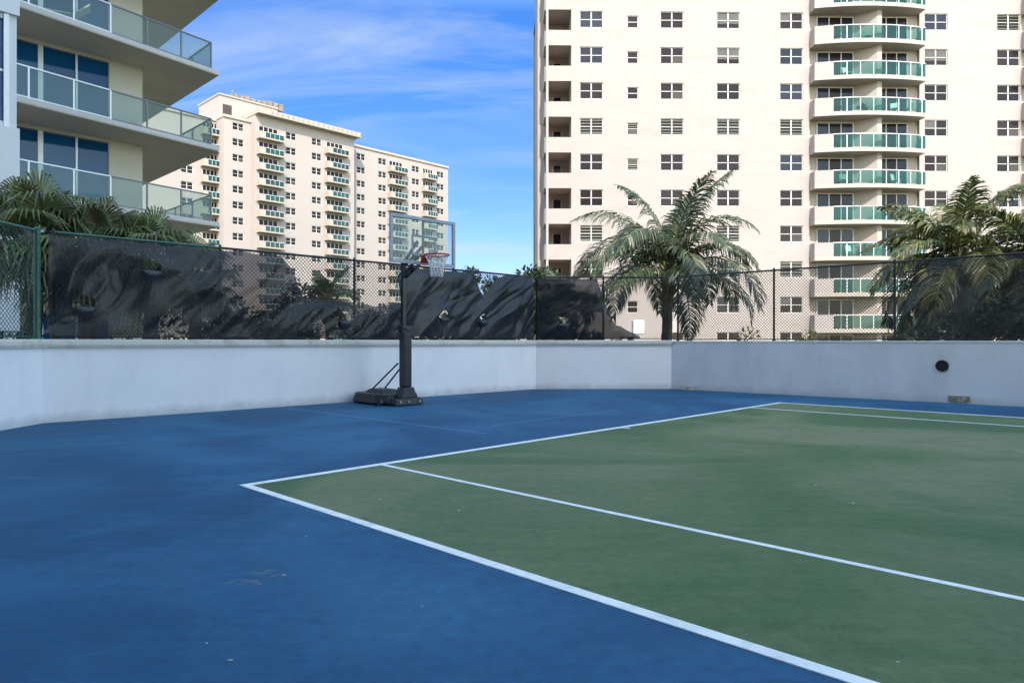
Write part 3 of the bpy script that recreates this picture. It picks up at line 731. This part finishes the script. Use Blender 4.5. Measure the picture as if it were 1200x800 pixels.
def far_balcony(w):
    mb = MB(); pr = 1.35
    mb.box((0,-pr,0),(w,-.001,.26), M['trim'])
    mb.box((0,-pr,.2605),(w*.24,-pr+.14,1.22), M['trim']); mb.box((0,-pr+.14,.2605),(.12,-.002,1.22), M['trim'])
    mb.box((w-.12,-pr+.05,.2605),(w,-.002,1.1), M['trim'])
    bal = mb.build('balcony'); kids = []
    mb = MB(); mb.box((w*.24,-pr+.03,.28),(w-.12,-pr+.06,1.14), M['tealfar']); kids.append(mb.build('railing_glass', bal))
    mb = MB(); mb.box((w*.24,-pr,1.14),(w,-pr+.08,1.22), M['winframe'])
    for i in range(1,4): x = w*.24+(w*.74)*i/4; mb.box((x-.03,-pr+.005,.262),(x+.03,-pr+.028,1.14), M['winframe'])
    kids.append(mb.build('railing_frame', bal))
    mb = MB(); n = 4; z0, z1 = .262, 2.36; x0, x1 = w*.10, w*.86; q = (x1-x0)/n
    mb.box((x0,.05,z0),(x1,.09,z1), M['darkpane']); 
    for i in range(n+1): mb.box((x0+i*q-.06,.0,z0),(x0+i*q+.06,.049,z1), M['winframe'])
    kids.append(mb.build('sliding_door', bal))
    return (bal, kids)
mbw = MB(); mbr = MB()
for si, (a, b, yo, rz, wins, bals) in enumerate(secs):
    x0, x1 = fx(a,yo), fx(b,yo); H = []
    for px in wins:
        x = fx(px,yo)
        for k in frows:
            if px == 219 and k not in (2,3,4,5,6): continue
            if px == 371 and k > 12: continue
            H.append((x-1.0,x+1.0,fzc(k)-.65,fzc(k)+.65))
            place(fw['curtain' if wr.random() < .35 else 'plain'], ft, (x,yo,fzc(k)), USED); nw += 1
    for (c, d) in bals:
        xa, xb = fx(c,yo-1.2), fx(d,yo-1.2); w = xb-xa; key = round(w,2)
        fbal[key] = far_balcony(w); KEEP.append(fbal[key])
        for k in frows:
            H.append((xa+w*.08,xa+w*.88,fzc(k)-1.62,fzc(k)+.50,.10))
            place(fbal[key], ft, (xa,yo,fzc(k)-1.88), USED)
    holed_wall(mbw, x0, x1, 0, rz+Z0, H, M['stucco_far'], y=yo)
    shell(mbw, x0, x1, yo, 18+yo*.1, 0, rz+Z0, M['stucco_far'])
    mbr.box((x0-.1,yo-.25 if si != 2 else yo-1.5,rz+Z0),(x1+.1 if si == 3 else (x1+.6 if si == 2 else x1-.01),17.5,rz+Z0+(.45 if si != 2 else .9)), M['trim'])
mbw.build('wall', ft); mbr.build('roof', ft)
mb = MB(); xa, xb = fx(257,4), fx(325,4)
mb.box((xa,4,40.4),(xb,13,45.5), M['stucco_far']); mb.box((xa-.15,3.8,45.501),(xb+.15,13.2,45.75), M['trim']); mb.box((xa+.6,3.93,41.5),(xa+2.2,3.99,44.0), M['curtain']); ph = mb.build('penthouse', ft)
mb = MB(); rr_ = random.Random(4)
for i in range(9): mb.box((xa+3+i*1.1,5,45.752),(xa+3.9+i*1.1,7.4,46.65+rr_.uniform(0,.5)), M['acgrey'])
mb.box((xa+2.6,4.7,45.752),(xa+2.8,4.9,47.2), M['acgrey']); mb.build('cooling_unit', ph)
mb = MB()
for i in range(19):
    x = fx(300)+1.5+i*(fx(415)-fx(300)-2)/18; mb.box((x-.09,-3.02,41.35+Z0),(x+.09,-3.105,41.9+Z0), M['acgrey'])
mb.build('roof_brackets', ft)

# ------------------------------------------------------------------ near building (upper left)
NB = Vector((-17.6,24.5)); nd_ = U.normalized()
nb = thing('apartment_building', 'nearby building at the upper left with wide flared balconies and blue glass', 'apartment building', (NB.x,NB.y,-.45), AW)
def nx(px, y=0): return along(px, NB+Vector((-nd_.y,nd_.x))*y, nd_)
def nloc(wx, wy): p = Vector((wx,wy))-NB; return (p.dot(nd_), p.dot(Vector((-nd_.y,nd_.x))))
slabz = [2.8,5.9,9.0,12.1,15.2]; xc = nx(167)
fl_ = nloc(-16.1,22.4); fc = nloc(-12.0,28.3)
fdv = Vector((fc[0]-fl_[0],fc[1]-fl_[1])).normalized()
mb = MB(); holes = []
xw0, xw1 = nx(12), nx(128)
tops = [-.0]+[z+.2 for z in slabz]
for i, z in enumerate(slabz): holes.append((xw0,xw1,(tops[i] if i else .1)+.02+Z0,z-.12+Z0,.12))
holed_wall(mb, -14, xc, 0, 18.6+Z0, holes, M['nwall']); shell(mb, -14, xc, 0, 14, 0, 18.6+Z0, M['nwall'])
mb.build('wall', nb)
bounds = [12,45.5,51.8,89,92.3,127.7]
for i, z in enumerate(slabz):
    z0 = (tops[i] if i else .1)+.02+Z0; z1 = z-.12+Z0
    mb = MB(); w = .07
    xs = [xw0,nx(48),nx(90.3),xw1]
    for j, x in enumerate(xs): ww = .16 if j == 1 else (.07 if j == 2 else .04); mb.box((max(xw0,x-ww/2),.05,z0),(min(xw1,x+ww/2),.11,z1), M['alu'])
    mb.box((xw0,.052,z0),(xw1,.108,z0+.06), M['alu']); mb.box((xw0,.052,z1-.04),(xw1,.108,z1), M['rail'])
    wo = mb.build('window', nb)
    for a, b in zip(xs, xs[1:]):
        mb = MB(); mb.box((a+.02,.085,z0+.03),(b-.02,.14,z1-.02), M['blueglass']); mb.build('pane', wo)
for i, z in enumerate(slabz):
    zz = z+Z0; back = 9.0
    mb = MB()
    left = (fl_[0]-fdv.x*.6, fl_[1]-fdv.y*.6)
    poly = [left, fc, (fc[0]+.0,back), (xc+.002,back), (xc+.002,-.002), (left[0],-.002)]
    poly2 = [(p[0],p[1]) for p in poly]
    # top and edges, with a painted soffit below
    mb.prism(poly2, zz+.03, zz+.20, M['nslab']); mb.prism([(p[0]-(.02 if j in (1,2) else 0),p[1]+(.02 if j < 2 else 0)) for j, p in enumerate(poly2)], zz, zz+.0295, M['soffit'])
    bal = mb.build('balcony', nb)
    if i == 0: continue
    # railing: posts, rails, glass along the flared front and back along the end
    pa = NB
    def fr_pt(px):   # point on the front edge for a sight-line
        o = Vector((-16.1,22.4)); d = Vector((4.1,5.9)).normalized(); s = along(px,o,d); q = o+d*s; return Vector(nloc(q.x,q.y))
    inw = Vector((-fdv.y,fdv.x))*.10
    fp = [fr_pt(px)+inw for px in (35,88,131,174,214,249)]
    ep = [fp[-1]+Vector((-.0,1.9*j)) for j in range(1,5)]
    line = [fr_pt(15)+inw]+fp+ep
    zb, zt = zz+.20, zz+1.25
    for q in fp+ep: mb = MB(); mb.beam((q.x,q.y,zb),(q.x,q.y,zt), .055, .055, M['rail' if q not in fp[:3] else 'alu']); mb.build('railing_post', bal)
    mb = MB(); mb2 = MB()
    for a, b in zip(line, line[1:]):
        mt = 'rail' if a in fp[2:]+ep else 'alu'
        mb.beam((a.x,a.y,zt+.02),(b.x,b.y,zt+.02), .06, .045, M[mt]); mb2.beam((a.x,a.y,zb+.06),(b.x,b.y,zb+.06), .035, .04, M[mt])
    mb.build('handrail', bal); mb2.build('bottom_rail', bal)
    for a, b in zip(line, line[1:]):
        d = (b-a).normalized()*.04; mb = MB(); n = Vector((-d.y,d.x)).normalized()*.006
        q = [a+d-n,b-d-n,b-d+n,a+d+n]; mb.prism([(k.x,k.y) for k in q], zb+.09, zt-.01, M['pale']); mb.build('railing_glass', bal)
# projecting bay at the left end
mb = MB(); bx0 = -14; by0 = fl_[1]-.35; bx1 = nx(19.5,by0)
px4, px5 = nx(4.5,by0), nx(9.5,by0)
hol = [(bx0+.5,px4,z0+Z0,z1+Z0,.15) for z0, z1 in ((12.3,15.0),(8.2,11.45),(5.0,7.9),(.3,4.3))]
holed_wall(mb, bx0, bx1, 0, 18.6+Z0, hol, M['nwhite'], y=by0)
mb.face([(bx1,by0,0),(bx1,-.003,0),(bx1,-.003,18.6+Z0),(bx1,by0,18.6+Z0)], M['nwhite'])
mb.face([(bx0,by0,0),(bx0,by0,18.6+Z0),(bx0,0,18.6+Z0),(bx0,0,0)], M['nwhite'])
mb.face([(bx0,by0,18.6+Z0),(bx1,by0,18.6+Z0),(bx1,0,18.6+Z0),(bx0,0,18.6+Z0)], M['nwhite'])
mb.box((px5-.12,by0-.06,7.9+Z0),(px5+.02,by0-.002,18.4+Z0), M['alu'])
bay = mb.build('bay', nb)
mb = MB(); mb.box((bx0-.05,by0-.12,11.62+Z0),(bx1+.06,by0-.003,12.12+Z0), M['nwhite']); mb.box((bx0-.05,by0-.12,2.0),(bx1+.06,by0-.003,8.02+Z0), M['nwhite']) ; mb.build('moulding', bay)
for h in hol:
    mb = MB(); mb.box((h[0],by0+.10,h[2]),(h[1],by0+.16,h[3]), M['blueglass']); 
    mb.box((h[0],by0+.06,(h[2]+h[3])/2-.04),(h[1],by0+.099,(h[2]+h[3])/2+.04), M['alu']); mb.build('bay_window', bay)

t = thing('sun_lounger', 'white sun lounger on the highest balcony at the upper left corner', 'sun lounger', (-15.9,24.0,12.302), R(30))
mb = MB(); mb.beam((-.6,0,.30),(.55,0,.30), .6, .05, M['patio']); mb.build('seat', t)
mb = MB(); mb.beam((.55,0,.30),(1.05,0,.75), .6, .05, M['patio']); mb.build('backrest', t)
for lx in (-.5,.5):
    for ly in (-.26,.26): mb = MB(); mb.beam((lx,ly,0),(lx,ly,.28), .04, .04, M['patio']); mb.build('leg', t)
# ------------------------------------------------------------------ unseen tower behind the camera, wing heights shaped to shade the court
bt = thing('shading_tower', 'unseen pale concrete residential tower behind the near end of the court, stepped to shade it', 'apartment tower', (-30,-14,-.45), 0)
def slab_tower(x0, x1, H, nm):
    mb = MB(); mb.box((x0,-16,0),(x1,0,H), M['nwall']); mb.build(nm, bt)
    mb = MB(); n = int(H/3.1)
    for i in range(1,n): mb.box((x0+1,.002,3.1*i-.6),(x1-1,.05,3.1*i+1.4), M['blueglass'])
    mb.build('window_band', bt)
    mb = MB()
    for i in range(1,n+1): mb.box((x0+.2,.06,3.1*i-1.0),(x1-.2,1.6,3.1*i-.8), M['nslab'])
    mb.build('balcony_slabs', bt)
slab_tower(0, 29, 57, 'tall_wing'); slab_tower(29.002, 42.0, 32.5, 'middle_wing'); slab_tower(42.002, 54, 28.5, 'low_wing')

# ------------------------------------------------------------------ vegetation
def blade(mb, pts, ws, nrm, m):
    """thin leaf strip along pts with half-widths ws"""
    vs = []; k = len(pts)
    for i, p in enumerate(pts):
        d = (pts[min(i+1,k-1)]-pts[max(i-1,0)])
        a = d.cross(nrm)
        a = a.normalized() if a.length > 1e-6 else Vector((1,0,0))
        if ws[i] > 0: vs += [p-a*ws[i], p+a*ws[i]]
        else: vs.append(p)
    fs = []
    for i in range(k-1):
        b = 2*i
        if ws[i+1] > 0: fs.append((b,b+1,b+3,b+2))
        else: fs.append((b,b+1,b+2))
    mb.mesh(vs, fs, m)
def coco_frond(mb, o, az, e0, L_, droop, rnd, m, twist=0, wind=Vector((0,0,0)), nleaf=52, ll=.27):
    n = 14; pts = [o.copy()]; tans = []; p = o.copy()
    for i in range(n):
        t = (i+.5)/n; e = e0-droop*t**1.35; a = az+twist*t
        d = Vector((cos(e)*cos(a),cos(e)*sin(a),sin(e)))+wind*t; d.normalize(); tans.append(d); p = p+d*L_/n; pts.append(p.copy())
    mb.tube(pts, [.030*(1-i/(n+1))+.004 for i in range(n+1)], M['rachis'], 4, caps=False)
    roll = rnd.uniform(-.5,.5)
    for side in (-1,1):
        for q in range(nleaf):
            t = .14+.86*q/(nleaf-1)+rnd.uniform(-.006,.006); f = min(n-1e-3,max(0,t*n)); i = int(min(f,n-1)); b = pts[i].lerp(pts[i+1], min(1,f-i)); d = tans[i]
            s = d.cross(Vector((0,0,1)));
            if s.length < .05: s = Vector((cos(az+pi/2),sin(az+pi/2),0))
            s = s.normalized()*side; upv = s.cross(d)*(-side if True else 1)
            if upv.z < 0: upv = -upv
            s = (s*cos(roll)+upv*sin(roll)*side).normalized()
            prof_ = (sin(pi*min(1,(t*.92+.10)))**.6)
            l = L_*ll*max(.25,prof_)*rnd.uniform(.82,1.12)
            sweep = .45+.75*t
            dr = (s*1.0+d*sweep+upv*rnd.uniform(-.05,.25)).normalized()
            g = rnd.uniform(.55,1.15)
            p1 = b+dr*l*.38; d2 = (dr+Vector((0,0,-.65*g))+wind*.5).normalized(); p2 = p1+d2*l*.34; d3 = (d2+Vector((0,0,-1.0*g))+wind*.6).normalized(); p3 = p2+d3*l*.30
            blade(mb, [b,p1,p2,p3], [.012,.022,.017,0], (upv+s*rnd.uniform(-.6,.6)), m)
M['rachis'] = paint('palm_rachis', (.13,.14,.05), .5, .2, 6)
def coconut_palm(label, x, y, zc_, seed, n, L_, m, lean=(0,0), wind=(0,0,0), trunk_r=.17, emax=84, emin=-42, nleaf=60, ll=.29):
    rnd = random.Random(seed)
    t = thing('palm_tree', label, 'palm tree', (x-lean[0],y-lean[1],-.45), 0, 'coconut palms beyond the fence')
    h = zc_+.45; o = Vector((lean[0],lean[1],h)); mb = MB(); k = 26
    pts = [Vector((lean[0]*(i/k)**1.5,lean[1]*(i/k)**1.5,h*i/k)) for i in range(k+1)]
    rad = [trunk_r*(1.35-.45*min(1,i/6))*(1+.05*(i%2)) + (.06*max(0,(i-k+5)/5)) for i in range(k+1)]
    mb.tube(pts, rad, M['bark'], 12)
    for i in range(16):
        a = i*2.4; z = h-.9+i*.055; c = Vector((lean[0],lean[1],z)); d = Vector((cos(a),sin(a),.9)).normalized()
        mb.beam(c+Vector((cos(a),sin(a),0))*trunk_r*.7, c+d*(.55), .12, .04, M['thatch'], up=(-sin(a)*0,0,1))
    mb.build('trunk', t)
    mb = MB()
    for i in range(n):
        f = i/(n-1); e0 = R(emax-(emax-emin)*f**1.15+rnd.uniform(-8,8)); az = i*2.39996+rnd.uniform(-.25,.25)
        coco_frond(mb, o+Vector((0,0,.10-.25*f)), az, e0, L_*rnd.uniform(.85,1.08)*(1.0 if f < .2 else 1), R((50 if f < .15 else 72+48*(1-abs(f-.5)))+rnd.uniform(-12,20)), rnd, m, rnd.uniform(-.3,.3), Vector(wind), nleaf, ll)
    mb.build('crown', t); return t
def at(px, Z): return ((px-600)/FOC*Z, Z)
x, y = at(783,20.2); coconut_palm('large grey green coconut palm standing before the wall corner', x, y, 3.15, 7, 27, 3.6, M['coco'], (.05,0), (-.02,0,-.05), .165, emin=14, emax=78, nleaf=62, ll=.26)
x, y = at(1122,17.2); coconut_palm('coconut palm tinted sunlit yellow behind the right fence, left of its neighbour', x, y, 3.2, 21, 36, 2.6, M['cocolit'], (-.1,.1), (-.30,.05,-.06), emax=72)
x, y = at(1222,16.0); coconut_palm('coconut palm cut by the right edge of the picture', x, y, 2.9, 34, 28, 2.5, M['cocolit'], (0,0), (-.30,.05,-.06), emax=72)
def small_palm(label, px, Z, zc_, L_, n, seed, m):
    x, y = at(px,Z); return coconut_palm(label, x, y, zc_, seed, n, L_, m, trunk_r=.09, emin=-10)
small_palm('small young palm seen through the open fence left of the hoop', 384, 24, 2.6, 1.5, 12, 3, M['cocolit'])
small_palm('low palm tip left of the big coconut palm, above the dark screen', 662, 24, 2.5, 1.5, 12, 9, M['coco'])

def fan_leaf(mb, o, az, el, pet, Rf, rnd, m):
    d = Vector((cos(el)*cos(az),cos(el)*sin(az),sin(el)))
    pts = [o]; p = o.copy(); dd = d.copy()
    for i in range(4): dd = (dd+Vector((0,0,-.10))).normalized(); p = p+dd*pet/4; pts.append(p.copy())
    mb.tube(pts, [.018,.016,.014,.012,.010], M['rachis'], 4, caps=False)
    fwd = dd; s = fwd.cross(Vector((0,0,1))); 
    s = s.normalized() if s.length > .05 else Vector((1,0,0)); tilt = rnd.uniform(.1,.75)
    up = s.cross(fwd).normalized(); 
    n = 30; span = R(rnd.uniform(105,140)); dry = rnd.random() < .12
    for k in range(n):
        a = -span+2*span*(k+.5)/n; da = span/n
        def pt(r, aa, h=0): 
            v = fwd*cos(aa)+s*sin(aa); return p+v*r+up*(h+.22*r*abs(sin(aa))*tilt)+Vector((0,0,-1))*max(0,r-.35*Rf)**2*.9/Rf*1.0
        l = Rf*(1-.28*(abs(a)/span)**2)*rnd.uniform(.9,1.06); rs = l*.32; rm = l*.68
        c0 = p; c1 = pt(rs,a,.018); e1 = pt(rs,a-da); e2 = pt(rs,a+da); w = da*.50
        q1 = pt(rm,a-w*.9)+Vector((0,0,-.02)); q2 = pt(rm,a+w*.9)+Vector((0,0,-.02)); cm = pt(rm,a,.012)
        droop = rnd.uniform(.05,.38)*l; tip = pt(l,a+rnd.uniform(-.03,.03))+Vector((0,0,-droop))
        mb.mesh([c0,e1,c1,e2,q1,cm,q2,tip], [(0,1,2),(0,2,3),(1,4,5,2),(2,5,6,3),(4,7,5),(5,7,6)], M['fandry'] if (dry or (rnd.random() < .10)) else m)
def fan_palm(label, x, y, zc_, seed, n, pet, Rf, tr=.13, dead=.6):
    rnd = random.Random(seed); t = thing('fan_palm', label, 'palm tree', (x,y,-.45), 0, 'fan palms behind the left fence')
    h = zc_+.45; mb = MB(); k = 22
    mb.tube([Vector((.03*sin(i*.5),.02*cos(i),h*i/k)) for i in range(k+1)], [tr*(1.2-.3*i/k)*(1+.09*(i%2)) for i in range(k+1)], M['bark'], 10)
    for i in range(70):
        a = rnd.uniform(0,2*pi); z = rnd.uniform(h*.30,h); c = Vector((cos(a)*tr,sin(a)*tr,z)); q = c+Vector((cos(a)*.10,sin(a)*.10,-rnd.uniform(.15,.35)))
        blade(mb, [c,c.lerp(q,.6)+Vector((cos(a)*.02,sin(a)*.02,0)),q], [.03,.022,0], Vector((cos(a),sin(a),.2)), M['thatch'])
    mb.build('trunk', t)
    mb = MB()
    for i in range(n):
        f = i/(n-1); el = R(78-100*f+rnd.uniform(-8,8)); az = i*2.39996+rnd.uniform(-.2,.2)
        fan_leaf(mb, Vector((0,0,h+.05-.25*f)), az, el, pet*rnd.uniform(.8,1.1), Rf*rnd.uniform(.85,1.1), rnd, M['fan'])
    for i in range(int(n*dead)):      # hanging dead leaves
        a = rnd.uniform(0,2*pi); o = Vector((cos(a)*.1,sin(a)*.1,h-.1)); 
        for q in range(9):
            b = a+rnd.uniform(-.4,.4); l = rnd.uniform(.5,1.0); r1 = rnd.uniform(.25,.45)
            blade(mb, [o,o+Vector((cos(b)*r1,sin(b)*r1,-.12)),o+Vector((cos(b)*(r1+.12),sin(b)*(r1+.12),-.12-l*.6)),o+Vector((cos(b)*(r1+.1),sin(b)*(r1+.1),-.12-l))], [.012,.02,.014,0], Vector((cos(b),sin(b),.3)), M['fandry'])
    mb.build('crown', t); return t
for lab, px, Z, zc_, sd, n, pet, Rf in (
    ('fan palm with shaggy trunk beside the pair of green fence posts', 40, 13.2, 3.15, 41, 26, .66, .92),
    ('fan palm rising over the screen right of the green posts', 104, 13.8, 3.05, 42, 24, .66, .90),
    ('fan palm in front of the lowest glass balcony rail', 176, 14.6, 2.90, 43, 24, .70, .88),
    ('rightmost fan palm, under the balcony corner', 228, 15.8, 2.65, 44, 22, .60, .70),
    ('fan palm at the left edge of the picture', -22, 12.6, 3.0, 45, 22, .60, .75)):
    x, y = at(px,Z); fan_palm(lab, x, y, zc_, sd, n if px > 0 else 16, pet, Rf, dead=.6 if px > 50 else .15)

def bush(name, label, cat, x, y, r, h, n, ls, m, seed, group=None, trunk=None, base=-.45, squash=1):
    rnd = random.Random(seed); t = thing(name, label, cat, (x,y,base), 0, group)
    lumps = []
    for i in range(10):
        a = rnd.uniform(0,2*pi); q = rnd.uniform(0,.75)*r; zz = (trunk or .25*h)+(h-(trunk or .25*h))*rnd.uniform(.1,.85)
        lumps.append((Vector((cos(a)*q,sin(a)*q*squash,zz)), r*rnd.uniform(.30,.52)))
    mb = MB()
    th = trunk or h*.4
    mb.tube([(0,0,0),(.04,.02,th*.6),(0,.05,th)], [r*.07,r*.055,r*.04], M['bark2'], 8)
    for c, q in lumps: mb.tube([(0,.05,th*.8),Vector((0,.05,th)).lerp(c,.5)+Vector((0,0,.05)),c], [r*.035,r*.022,r*.01], M['bark2'], 5)
    mb.build('trunk', t)
    mb = MB()
    for i in range(n):
        c, q = lumps[rnd.randrange(len(lumps))]
        v = Vector((rnd.gauss(0,1),rnd.gauss(0,1),rnd.gauss(0,1))).normalized(); rr2 = q*rnd.random()**.38*(1+.25*noise.noise(v*2.3+c))
        p = c+Vector((v.x*rr2,v.y*rr2*squash,v.z*rr2*.85)); 
        d = (v+Vector((rnd.gauss(0,.7),rnd.gauss(0,.7),rnd.gauss(0,.7)))).normalized(); nn_ = Vector((rnd.gauss(0,1),rnd.gauss(0,1),rnd.gauss(0,1))).normalized()
        l = ls*rnd.uniform(.7,1.3); blade(mb, [p,p+d*l*.5,p+d*l], [l*.10,l*.26,0], nn_, m)
    mb.build('crown', t); return t
# shrubs planted along the outside of the fence
br = random.Random(77)
shr = [(205,.0,1.15,1.55),(236,.3,.9,1.8),(268,.2,1.0,2.1),(292,.1,.9,2.0),(318,.3,1.0,2.15),(345,.4,.9,1.95),(372,.2,.85,1.75),(398,.3,.9,1.7),(424,.3,.9,1.65),(448,.2,.8,1.7),(478,.3,.9,1.75),(505,.2,.9,1.9),(528,.3,.9,2.2),(556,.3,.8,1.8),(590,.3,1.0,2.1),(622,.4,1.0,2.2)]
desc = ['broad','airy','leafy','gappy','low','rounded','tangled','spreading']
for i, (px, extra, r, h) in enumerate(shr):
    s = along(px,P1,D1); base_ = P1+D1*s+Vector((-D1.y,D1.x))*(1.2+extra)
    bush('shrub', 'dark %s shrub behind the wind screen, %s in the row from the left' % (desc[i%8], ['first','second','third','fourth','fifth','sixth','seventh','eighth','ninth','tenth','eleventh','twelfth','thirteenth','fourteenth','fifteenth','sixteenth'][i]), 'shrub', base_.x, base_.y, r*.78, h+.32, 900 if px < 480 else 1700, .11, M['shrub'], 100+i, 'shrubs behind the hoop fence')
for i, (px, r, h) in enumerate(((655,1.0,2.0),(690,.9,1.8),(728,.9,1.35))):
    x, y = at(px, 19.6); bush('shrub', ['tall dark shrub behind the short fence, beside the fence corner','dark shrub behind the middle post of the short fence','low dark shrub just left of the central palm trunk'][i], 'shrub', x, y, r*.8, h+.35, 1000, .11, M['shrub'], 130+i, 'shrubs behind the short fence')
for i, (px, Z, r, h) in enumerate(((1085,15.6,.9,1.75),(1120,15.0,.9,2.1),(1160,14.6,.9,2.3),(1200,14.2,1.0,2.4),(1240,13.8,1.0,2.3))):
    x, y = at(px,Z); bush('shrub', 'dark shrub behind the brown screen, %s from the left of five' % ['first','second','third','fourth','fifth'][i], 'shrub', x, y, r*.8, h+.35, 1100, .13, M['shrub'], 150+i, 'shrubs behind the brown screen')
for i, px in enumerate((4,32)):
    x, y = at(px, 11.9+i*.3); bush('shrub', ['small clipped green shrub peeping over the wall at the left edge','small clipped green shrub at the foot of the green fence posts'][i], 'shrub', x, y, .55, 1.86, 900, .07, M['tree'], 170+i, 'clipped shrubs at the left edge')
x, y = at(935,24); bush('shrub', 'sunny yellow green shrub behind the right fence below the balcony tower', 'shrub', x, y, .95, 2.0, 1200, .13, M['yellowshrub'], 180)
x, y = at(858,26); bush('shrub', 'yellow green shrub showing between the palm trunk and the fence post', 'shrub', x, y, .8, 2.4, 900, .14, M['yellowshrub'], 181)
# trees showing over the fence
for i, (px, Z, r, h, lab) in enumerate(((543,30,1.15,4.9,'dark leafy tree rising over the fence right of the backboard'),(600,34,1.5,4.7,'dark tree over the fence between the two towers'),(622,30,1.3,4.6,'dark tree top beside the left foot of the right tower'),
        (352,34,2.0,4.2,'dark tree behind the open fence below the far block'),(442,36,1.6,3.3,'low tree behind the fence just left of the basketball pole'),(640,28,1.2,4.2,'rounded tree behind the short fence left of the central palm'))):
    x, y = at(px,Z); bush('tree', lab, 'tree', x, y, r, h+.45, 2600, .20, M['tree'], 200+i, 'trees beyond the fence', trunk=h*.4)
x, y = at(747.5,40)
t = thing('gate_pillar', 'short white pillar with a lit top seen beside the central palm trunk', 'pillar', (x,y,-.45))
mb = MB(); mb.box((-.26,-.26,0),(.26,.26,2.1), M['concrete']); mb.build('shaft', t); mb = MB(); mb.box((-.32,-.32,2.101),(.32,.32,2.9), M['white']); mb.build('pillar_cap', t, bevel=.06)

# ------------------------------------------------------------------ light and sky
EL, AZ = R(42), R(-6)      # sun behind the camera, a little to the right
sv = Vector((-sin(AZ)*cos(EL), -cos(AZ)*cos(EL), sin(EL)))
ld = bpy.data.lights.new('sun','SUN'); ld.energy = 2.0; ld.angle = R(.5); ld.color = (1,.95,.88)
so = bpy.data.objects.new('sun', ld); C.objects.link(so); so.rotation_euler = (-sv).to_track_quat('-Z','Y').to_euler(); so.location = (0,0,80)
w = bpy.data.worlds.new('World'); scn.world = w; w.use_nodes = True; nt = w.node_tree
bg = nt.nodes['Background']; bg.inputs['Strength'].default_value = .15
sky = nt.nodes.new('ShaderNodeTexSky'); sky.sky_type = 'NISHITA'; sky.sun_disc = False
sky.sun_elevation = EL; sky.sun_rotation = math.atan2(sv.x, sv.y) % (2*pi); sky.air_density = 1.0; sky.dust_density = .6; sky.ozone_density = 2.2
tc = nt.nodes.new('ShaderNodeTexCoord'); sep = nt.nodes.new('ShaderNodeSeparateXYZ'); nt.links.new(tc.outputs['Generated'], sep.inputs[0])
def mth(op, a, b=None):
    n = nt.nodes.new('ShaderNodeMath'); n.operation = op
    for i, v in enumerate((a,b)):
        if v is None: continue
        if hasattr(v,'node'): nt.links.new(v, n.inputs[i])
        else: n.inputs[i].default_value = v
    return n.outputs[0]
zz = mth('ADD', mth('MAXIMUM', sep.outputs[2], 0.0), .18)
cmb = nt.nodes.new('ShaderNodeCombineXYZ'); nt.links.new(mth('DIVIDE',sep.outputs[0],zz), cmb.inputs[0]); nt.links.new(mth('DIVIDE',sep.outputs[1],zz), cmb.inputs[1])
mp = nt.nodes.new('ShaderNodeMapping'); mp.inputs['Rotation'].default_value = (0,0,R(18)); mp.inputs['Scale'].default_value = (.8,2.2,1); mp.inputs['Location'].default_value = (6.0,.3,0); nt.links.new(cmb.outputs[0], mp.inputs[0])
n1 = noi(nt, mp.outputs[0], 1.1, 8, .62, .9)
n2 = noi(nt, mp.outputs[0], .42, 3, .5, .3)
cl = mth('MULTIPLY', ramp(nt, n1, [(.40,(0,0,0)),(.66,(1,1,1))]), ramp(nt, n2, [(.43,(.04,.04,.04)),(.60,(1,1,1))]))
tint = ramp(nt, sep.outputs[2], [(0.0,(.31,.31,.40)),(.10,(.22,.26,.40)),(.24,(.14,.24,.41)),(.43,(.12,.262,.465)),(.56,(1.5,1.35,1.12)),(1.0,(2.25,1.92,1.42))])  # overhead sky raised as added fill light for the shaded court
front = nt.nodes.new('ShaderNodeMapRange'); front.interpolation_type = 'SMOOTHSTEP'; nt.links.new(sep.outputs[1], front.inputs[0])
front.inputs[1].default_value = -.25; front.inputs[2].default_value = .45     # deeper blue ahead only; the sky behind stays brightened as added fill
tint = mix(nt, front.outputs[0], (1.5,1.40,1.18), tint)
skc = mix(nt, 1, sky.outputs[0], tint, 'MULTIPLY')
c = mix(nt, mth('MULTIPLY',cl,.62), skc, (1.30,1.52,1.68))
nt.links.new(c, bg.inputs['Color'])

# ------------------------------------------------------------------ camera and output
cd = bpy.data.cameras.new('camera'); cam = bpy.data.objects.new('camera', cd); C.objects.link(cam); scn.camera = cam
cam.location = (0,0,EYE); cam.rotation_euler = (R(90),0,0); cd.sensor_width = 36; cd.lens = FOC/1200*36; cd.clip_end = 3000; cd.clip_start = .05
scn.view_settings.view_transform = 'Standard'; scn.view_settings.look = 'None'; scn.view_settings.gamma = 1; scn.view_settings.use_curve_mapping = False
scn.view_settings.exposure = 1.85
scn.cycles.transparent_max_bounces = 24; scn.cycles.max_bounces = 8
